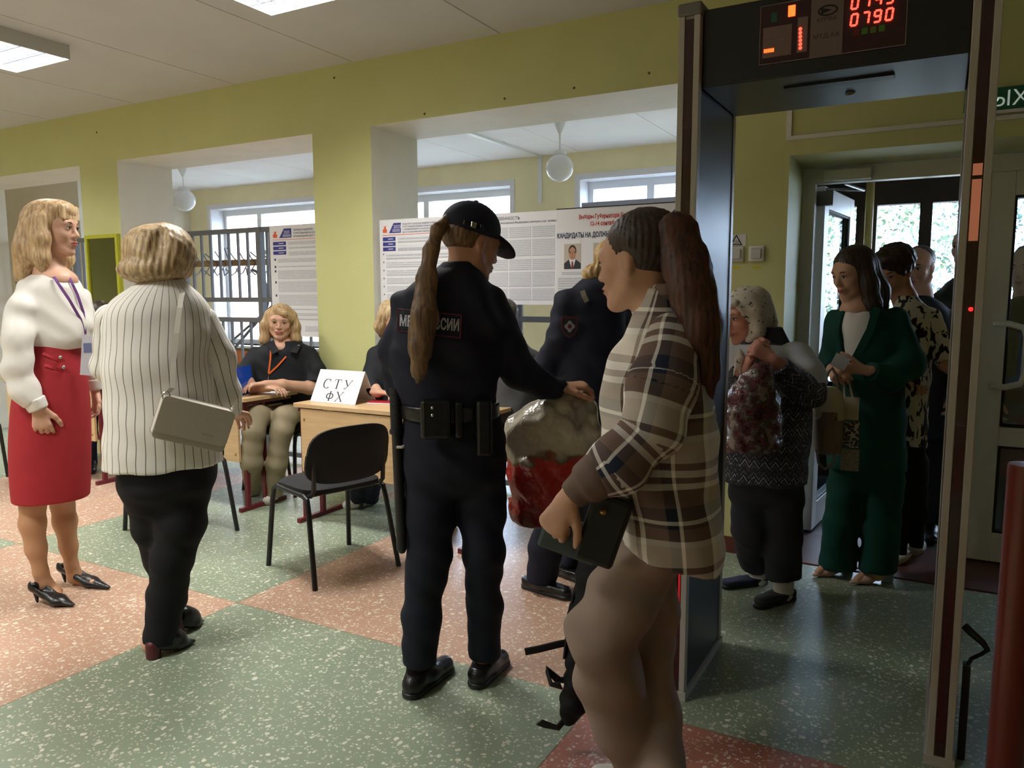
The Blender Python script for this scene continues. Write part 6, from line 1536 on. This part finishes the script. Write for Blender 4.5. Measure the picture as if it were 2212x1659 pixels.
bd.chain([P.p(1802, 1225, ta_), fl(1790, 1240)+(0, 0, .045), fl(1768, 1246)+(0, 0, .025)], [.03, .032, .02]); bd.chain([P.p(1896, 1240, tb_), fl(1878, 1256)+(0, 0, .045), fl(1852, 1262)+(0, 0, .025)], [.03, .032, .02]); bd.chain(*P.ch([(1835, 1000, 0, 25), (1815, 1120, 0, 20), (1802, 1225, ta_, 13)])); bd.chain(*P.ch([(1905, 1000, 0, 25), (1900, 1130, 0, 20), (1896, 1240, tb_, 13)]))
bo = bd.mesh('body', m_skin, P.o); P.face(bo)
hp = P.hp; hb = SDF(.006, .03); hb.ell(hp(0, -.022, .042), (.086, .106, .090), P.hA)
hb.chain([hp(-.07, -.01, .04), hp(-.082, -.005, -.06), hp(-.085, .0, -.16), hp(-.09, .0, -.24), hp(-.085, .01, -.29)], [.036, .040, .040, .032, .008], .03); hb.chain([hp(.07, -.02, .04), hp(.080, -.02, -.06), hp(.075, -.03, -.16)], [.034, .034, .016], .03); hb.chain([hp(0, -.07, 0), hp(-.03, -.08, -.12), hp(-.05, -.09, -.24)], [.075, .07, .03], .03)
hb.ell(hp(0, .092, -.030), (.058, .066, .096), P.hA, .012, 's'); hb.disp = strands(P, .002, 36); hb.mesh('hair', m_dkbrown, P.o)
JS = [(652, 1832, 1884, .07), (664, 1804, 1930, .10), (690, 1795, 1952, .125), (740, 1795, 1958, .138), (800, 1800, 1954, .138), (880, 1796, 1958, .145), (950, 1788, 1960, .152), (1008, 1785, 1960, .155)]
jk = garment(P, 'jacket', m_greens, JS, ([(1934, 690, .0, 32), (1966, 785, .06, 33), (1925, 818, .16, 30), (1880, 803, .25, 23)], [(1806, 692, -.04, 26), (1794, 770, .03, 25), (1797, 796, .13, 20)]), .0065, .025, folds(.005, 22), subs=[(P.p(1852, 652, .11), P.p(1840, 715, .13), .062, .066), (P.p(1840, 715, .13), P.p(1829, 795, .115), .066, .012)])
garment(P, 'blouse', M('ivory_blouse', (222, 218, 212), .6), [(672, 1815, 1900, .095), (700, 1806, 1925, .118), (800, 1812, 1940, .128), (860, 1815, 1940, .13)], (), .008, .02, None, subs=[(P.p(1848, 655, .11), P.p(1840, 700, .16), .055, .015)])
for L in ([(1894, 664), (1880, 712), (1842, 786)],): ribbon(P, JS, L, .035, m_greens, 'lapel', jk, .006)
trousers(P, [(995, 1788, 1958, .15), (1050, 1790, 1952, .15)], ([(1832, 1040, 0, 46), (1818, 1130, 0, 41), (1808, 1222, ta_, 43)], [(1908, 1040, 0, 47), (1902, 1140, 0, 42), (1898, 1234, tb_, 44)]), m_greens, .008, .005, seed=9)
m_nude, m_blueh = M('nude_leather', (196, 160, 138), .4), M('pale_blue_heel', (140, 160, 166), .4)
P.pump(fl(1838, 1236), fl(1752, 1248), m_nude, .05, m_blueh, True); P.pump(fl(1925, 1254), fl(1833, 1264), m_nude, .05, m_blueh, True)
tag(MB().obox(P.p(1815, 782, .33), P.R*.030-P.U*.014, P.U*.030+P.R*.014+P.T*.03, P.T*.0015).build('paper_slip', m_white), 'small white paper slip held by the young woman in green', 'paper')
hbg = thing('handbag', P.p(1792, 1000, .25), 'cream and taupe leather handbag hanging from the hand of the woman in green', 'bag')
m_taupe, m_crm = M('taupe_leather', (122, 104, 90), .5), M('cream_leather', (196, 184, 158), .5)
S = SDF(.006, .02); S.loft(P.secs([(835, 1770, 1808, .03, .28), (850, 1756, 1822, .05, .28), (890, 1752, 1826, .06, .28), (905, 1753, 1826, .062, .28)]), P.R, P.T, .01); S.mesh('upper_body', m_crm, hbg)
S = SDF(.006, .02); S.loft(P.secs([(884, 1756, 1824, .060, .28), (940, 1757, 1822, .07, .28), (978, 1760, 1818, .065, .28)]), P.R, P.T, .01); S.mesh('lower_body', m_taupe, hbg)
MB().tube([P.p(1776, 845, .28), P.p(1788, 805, .27), P.p(1798, 795, .26), P.p(1806, 810, .27), P.p(1812, 846, .28)], .008, 8).build('handle', m_taupe, hbg, True); MB().tube([P.p(1764, 970, .34), P.p(1768, 1000, .34), P.p(1782, 1014, .34), P.p(1800, 1000, .34), P.p(1808, 960, .34)], .006, 8).build('shoulder_strap', m_taupe, hbg, True)
MB().tube([P.p(1803, 893, .35), P.p(1800, 905, .352), P.p(1805, 915, .352), P.p(1810, 903, .352), P.p(1803, 893, .35)], .003, 6).build('keyring', m_brass, hbg, True)
tg = thing('tote_bag', P.p(1835, 1020, .2), 'white tote bag with a leopard print lower half beside the green trousers', 'bag')
t = NT('leopard_print'); v = t.n('TexVoronoi'); v.inputs['Scale'].default_value = 75; t.l(t.pos(), v.inputs['Vector']); t.color(t.ramp(v.outputs['Distance'], [(.0, lin((150, 136, 116))), (.34, lin((38, 34, 32))), (.52, lin((44, 40, 36))), (.6, lin((196, 184, 164)))])); m_leo = t.m
for (y0, y1, m_, nm) in ((856, 908, m_crm, 'upper_panel'), (908, 968, m_leo, 'printed_panel'), (968, 1018, M('flecked_linen', (150, 138, 124), .8, var=.3, vs=120), 'lower_panel')):
    MB().obox(P.p(1836, (y0+y1)/2, .20), P.R*P.r(19), P.U*P.r((y1-y0)/2), P.T*.012).build(nm, m_, tg)
MB().tube([P.p(1825, 858, .2), P.p(1822, 815, .21), P.p(1830, 806, .22), P.p(1842, 858, .2)], .005, 6).build('handle', m_crm, tg, True)

# ------------------------------------------------------------------ 11. woman in a black and white floral dress
P = Person(1950, 1222, 'woman with short dark curly hair in a black and white floral tunic', 1.62)
bd = SDF(.0065, .025); P.head(bd, 1932, 586, .0, .235, yaw=-28, pitch=24, neck=P.p(1955, 648, -.02))
bd.chain([P.p(1955, 645), P.p(1972, 800), P.p(1970, 950)], [.055, .07, .07]); bd.chain(*P.ch([(2015, 690, .0, 16), (2038, 765, .05, 14), (2050, 800, .15, 10)])); bd.chain(*P.ch([(1930, 690, -.05, 16), (1925, 780, -.05, 14), (1945, 820, .05, 10)]))
P.hand(bd, P.p(2050, 798, .15), P.R*.8-P.U*.3+P.T*.3, -P.U-P.R*.2, 1, .6); P.hand(bd, P.p(1946, 822, .06), P.R*.6+P.T*.5, -P.U, 1, .6)
bo = bd.mesh('body', m_skin_tan, P.o); P.face(bo)
hp = P.hp; hb = SDF(.006, .03); hb.ell(hp(0, -.016, .048), (.096, .114, .094), P.hA); hb.ell(hp(0, .06, .085), (.07, .05, .035), P.hA); hb.ell(hp(0, .105, -.035), (.066, .07, .088), P.hA, .012, 's'); hb.ell(hp(0, 0, -.12), (.12, .14, .07), P.hA, .02, 's'); hb.disp = folds(.006, 90, (.3, .3, 1), 45); hb.mesh('hair', m_dkbrown, P.o)
MB().ell(hp(.085, .01, -.035), (.006, .006, .008)).build('earring', m_chrome, bo, True)
KS = [(640, 1936, 1980, .07), (652, 1926, 2004, .10), (690, 1926, 2024, .13), (760, 1930, 2018, .135), (860, 1932, 2006, .14), (957, 1932, 2003, .145)]
garment(P, 'tunic', m_floral, KS, ([(2012, 686, .0, 22), (2034, 745, .04, 24), (2042, 785, .1, 20)], [(1934, 690, -.04, 20), (1926, 780, -.04, 20), (1942, 815, .04, 16)]), .007, .025, folds(.006, 24))
ta_ = P.tf(1945, 1212)
trousers(P, [(945, 1934, 2002, .14), (1000, 1936, 2000, .14)], ([(1952, 1000, 0, 24), (1946, 1110, 0, 20), (1944, 1200, ta_, 16)], [(1984, 1000, -.03, 24), (1982, 1110, -.05, 20), (1978, 1185, -.1, 16)]), m_blackt, .009, .004)
P.boot(fl(1958, 1204), fl(1926, 1226), m_whitesh, P.p(1944, 1194, ta_), w=.9); P.boot(fl(1990, 1190), fl(1966, 1204), m_whitesh, P.p(1978, 1180, -.1), w=.9)

# ------------------------------------------------------------------ 12-14. men in the vestibule
def man(px, Y, hx, hy, secs, label, hair, coat, yaw, H=.24, pitch=6, bald=False, arms=None, legs=None):
    X = yp(px, 650, Y); P = Person(px, 700, label, 1.75, base=(X[0], Y, 0)); bd = SDF(.007, .025)
    nx = (secs[0][1]+secs[0][2])/2; P.head(bd, hx, hy, 0, H, yaw=yaw, pitch=pitch, neck=P.p(nx, secs[0][0]+8, 0), jaw=1.12)
    bd.chain([P.p(nx, secs[0][0]), P.p(nx, 800), P.p(nx, 950)], [.06, .08, .08])
    for L in arms: bd.chain(*P.ch([(a, b, c, d*.6) for a, b, c, d in L])); w_ = P.p(*L[-1][:3]); P.hand(bd, w_, -P.U*.8+P.T*.4, -P.T*.3+P.R*(1 if L[0][0] < nx else -1), 1 if L[0][0] < nx else -1, .5)
    bo = bd.mesh('body', m_skin_tan, P.o); P.face(bo)
    hp = P.hp; hb = SDF(.006, .02); hb.ell(hp(0, -.024, .04), (.078, .098, .0835 if bald else .088), P.hA); hb.ell(hp(0, .105, -.02), (.09, .085, .11), P.hA, .012, 's'); hb.ell(hp(0, -.02, -.10), (.1, .12, .06), P.hA, .012, 's')
    hb.disp = strands(P, .0012, 44); hb.mesh('hair', hair, P.o)
    garment(P, 'jacket', coat, secs, arms, .008, .025, folds(.006, 24, (.4, .3, 1), 9, px))
    x0, x1 = secs[-1][1], secs[-1][2]; y0 = secs[-1][0]; zf = P.p(nx, y0)[2]; xa, xb = x0+(x1-x0)*.27, x0+(x1-x0)*.73
    fy = 1290 if Y < 5.2 else 1250
    S = SDF(.009, .03); S.loft(P.secs([(y0-25, x0+2, x1-2, .13), (y0+40, x0+3, x1-3, .13)]), P.R, P.T, .03)
    for x in (xa, xb):
        q = P.p(x, y0+30); S.chain([q, (q[0], q[1], zf*.5), (q[0], q[1], .07)], [.085, .07, .06], flat1=True)
    S.disp = folds(.005, 26); S.mesh('trousers', m_blackt, P.o)
    for x in (xa, xb): q = P.p(x, y0+30); h_ = np.array((q[0], q[1], 0))-P.T*.06; P.boot(h_, h_+P.T*.27, m_leather)
    return P
man(1992, 5.05, 1984, 578, [(636, 1968, 2010, .085), (650, 1950, 2040, .11), (685, 1936, 2062, .14), (760, 1940, 2062, .15), (900, 1944, 2056, .15)], 'man with cropped hair in a dark shirt behind the woman in the floral tunic', m_greyh, m_dkshirt, -20, .245, 10, True, ([(2052, 690, 0, 22), (2070, 770, .03, 22), (2062, 850, .1, 18)], [(1946, 690, 0, 22), (1934, 770, .0, 22), (1944, 850, .06, 18)]))
man(2092, 5.55, 2090, 534, [(592, 2072, 2120, .085), (606, 2040, 2150, .11), (640, 2018, 2168, .14), (740, 2020, 2166, .15), (880, 2024, 2160, .15)], 'tall man in an olive jacket at the back of the queue', m_dkbrown, m_olive, -25, .245, 4, False, ([(2150, 650, 0, 22), (2172, 740, .03, 22), (2160, 830, .1, 18)], [(2030, 650, 0, 22), (2014, 740, .0, 22), (2026, 830, .06, 18)]))
man(2222, 5.0, 2218, 580, [(640, 2195, 2240, .085), (655, 2165, 2265, .11), (690, 2148, 2282, .14), (780, 2150, 2280, .15), (920, 2154, 2276, .15)], 'person in dark clothes waiting behind the closed glazed door', m_greyh, m_dkshirt, -20, .245, 6, False, ([(2270, 700, 0, 22), (2290, 780, .03, 22), (2282, 860, .1, 18)], [(2160, 700, 0, 22), (2142, 780, .0, 22), (2154, 860, .06, 18)]))

# ------------------------------------------------------------------ 15. clerk seated at the far left desk
X = yp(222, 700, 4.02)
P = Person(222, 760, 'dark haired clerk in a blue striped shirt half hidden at the far left desk', 1.25, base=(X[0], 4.02, 0))
bd = SDF(.008, .025); P.head(bd, 218, 684, 0, .235, yaw=10, pitch=22, neck=P.p(224, 722, -.02)); bd.chain([P.p(224, 720), P.p(226, 780), P.p(226, 850)], [.06, .08, .08])
bd.chain(*P.ch([(192, 750, 0, 12), (180, 790, .08, 11), (208, 812, .24, 8)])); bd.chain(*P.ch([(255, 750, 0, 12), (268, 790, .08, 11), (240, 812, .24, 8)])); P.hand(bd, P.p(208, 812, .25), P.R*.5+P.T*.8, -P.U, 1, .5); P.hand(bd, P.p(240, 812, .25), -P.R*.5+P.T*.8, -P.U, -1, .5)
bo = bd.mesh('body', m_skin, P.o); P.face(bo)
hp = P.hp; hb = SDF(.007, .02); hb.ell(hp(0, -.02, .042), (.086, .104, .088), P.hA); hb.ell(hp(0, .10, -.03), (.065, .07, .09), P.hA, .012, 's'); hb.ell(hp(0, -.05, -.06), (.085, .06, .08), P.hA); hb.disp = strands(P, .002, 36); hb.mesh('hair', m_dkbrown, P.o)
t = NT('blue_striped_shirt'); u, v = patnode(t); t.color(t.mix(t.math('LESS_THAN', t.math('FRACT', t.math('DIVIDE', u, .022)), .5), lin((176, 184, 204)), lin((62, 76, 124)))); t.set(Roughness=.8)
garment(P, 'shirt', t.m, [(714, 208, 240, .075), (726, 194, 254, .105), (745, 183, 264, .13), (790, 183, 264, .14), (860, 188, 260, .15)], ([(194, 746, 0, 14), (178, 788, .07, 14), (200, 811, .2, 10)], [(254, 746, 0, 14), (270, 788, .07, 14), (248, 811, .2, 10)]), .008, .025, folds(.005, 24), pat=True)
trousers(P, [(845, 188, 260, .15), (880, 190, 258, .16)], ([(208, 868, .0, 16), (198, 880, .30, 16), (196, 940, .3, 14), (198, 1018, .28, 12)], [(242, 868, 0, 16), (250, 880, .30, 16), (250, 940, .3, 14), (248, 1018, .28, 12)]), m_navyt, .009, .004)
for x in (198, 248): q = P.p(x, 1018, .28); h_ = np.array((q[0], q[1], 0))-P.T*.06; P.boot(h_, h_+P.T*.26, m_leather, np.array((q[0], q[1], max(.09, q[2]))))
chair(X[0], 4.12-.02, (0, -1), 'black visitor chair under the dark haired clerk at the far left')
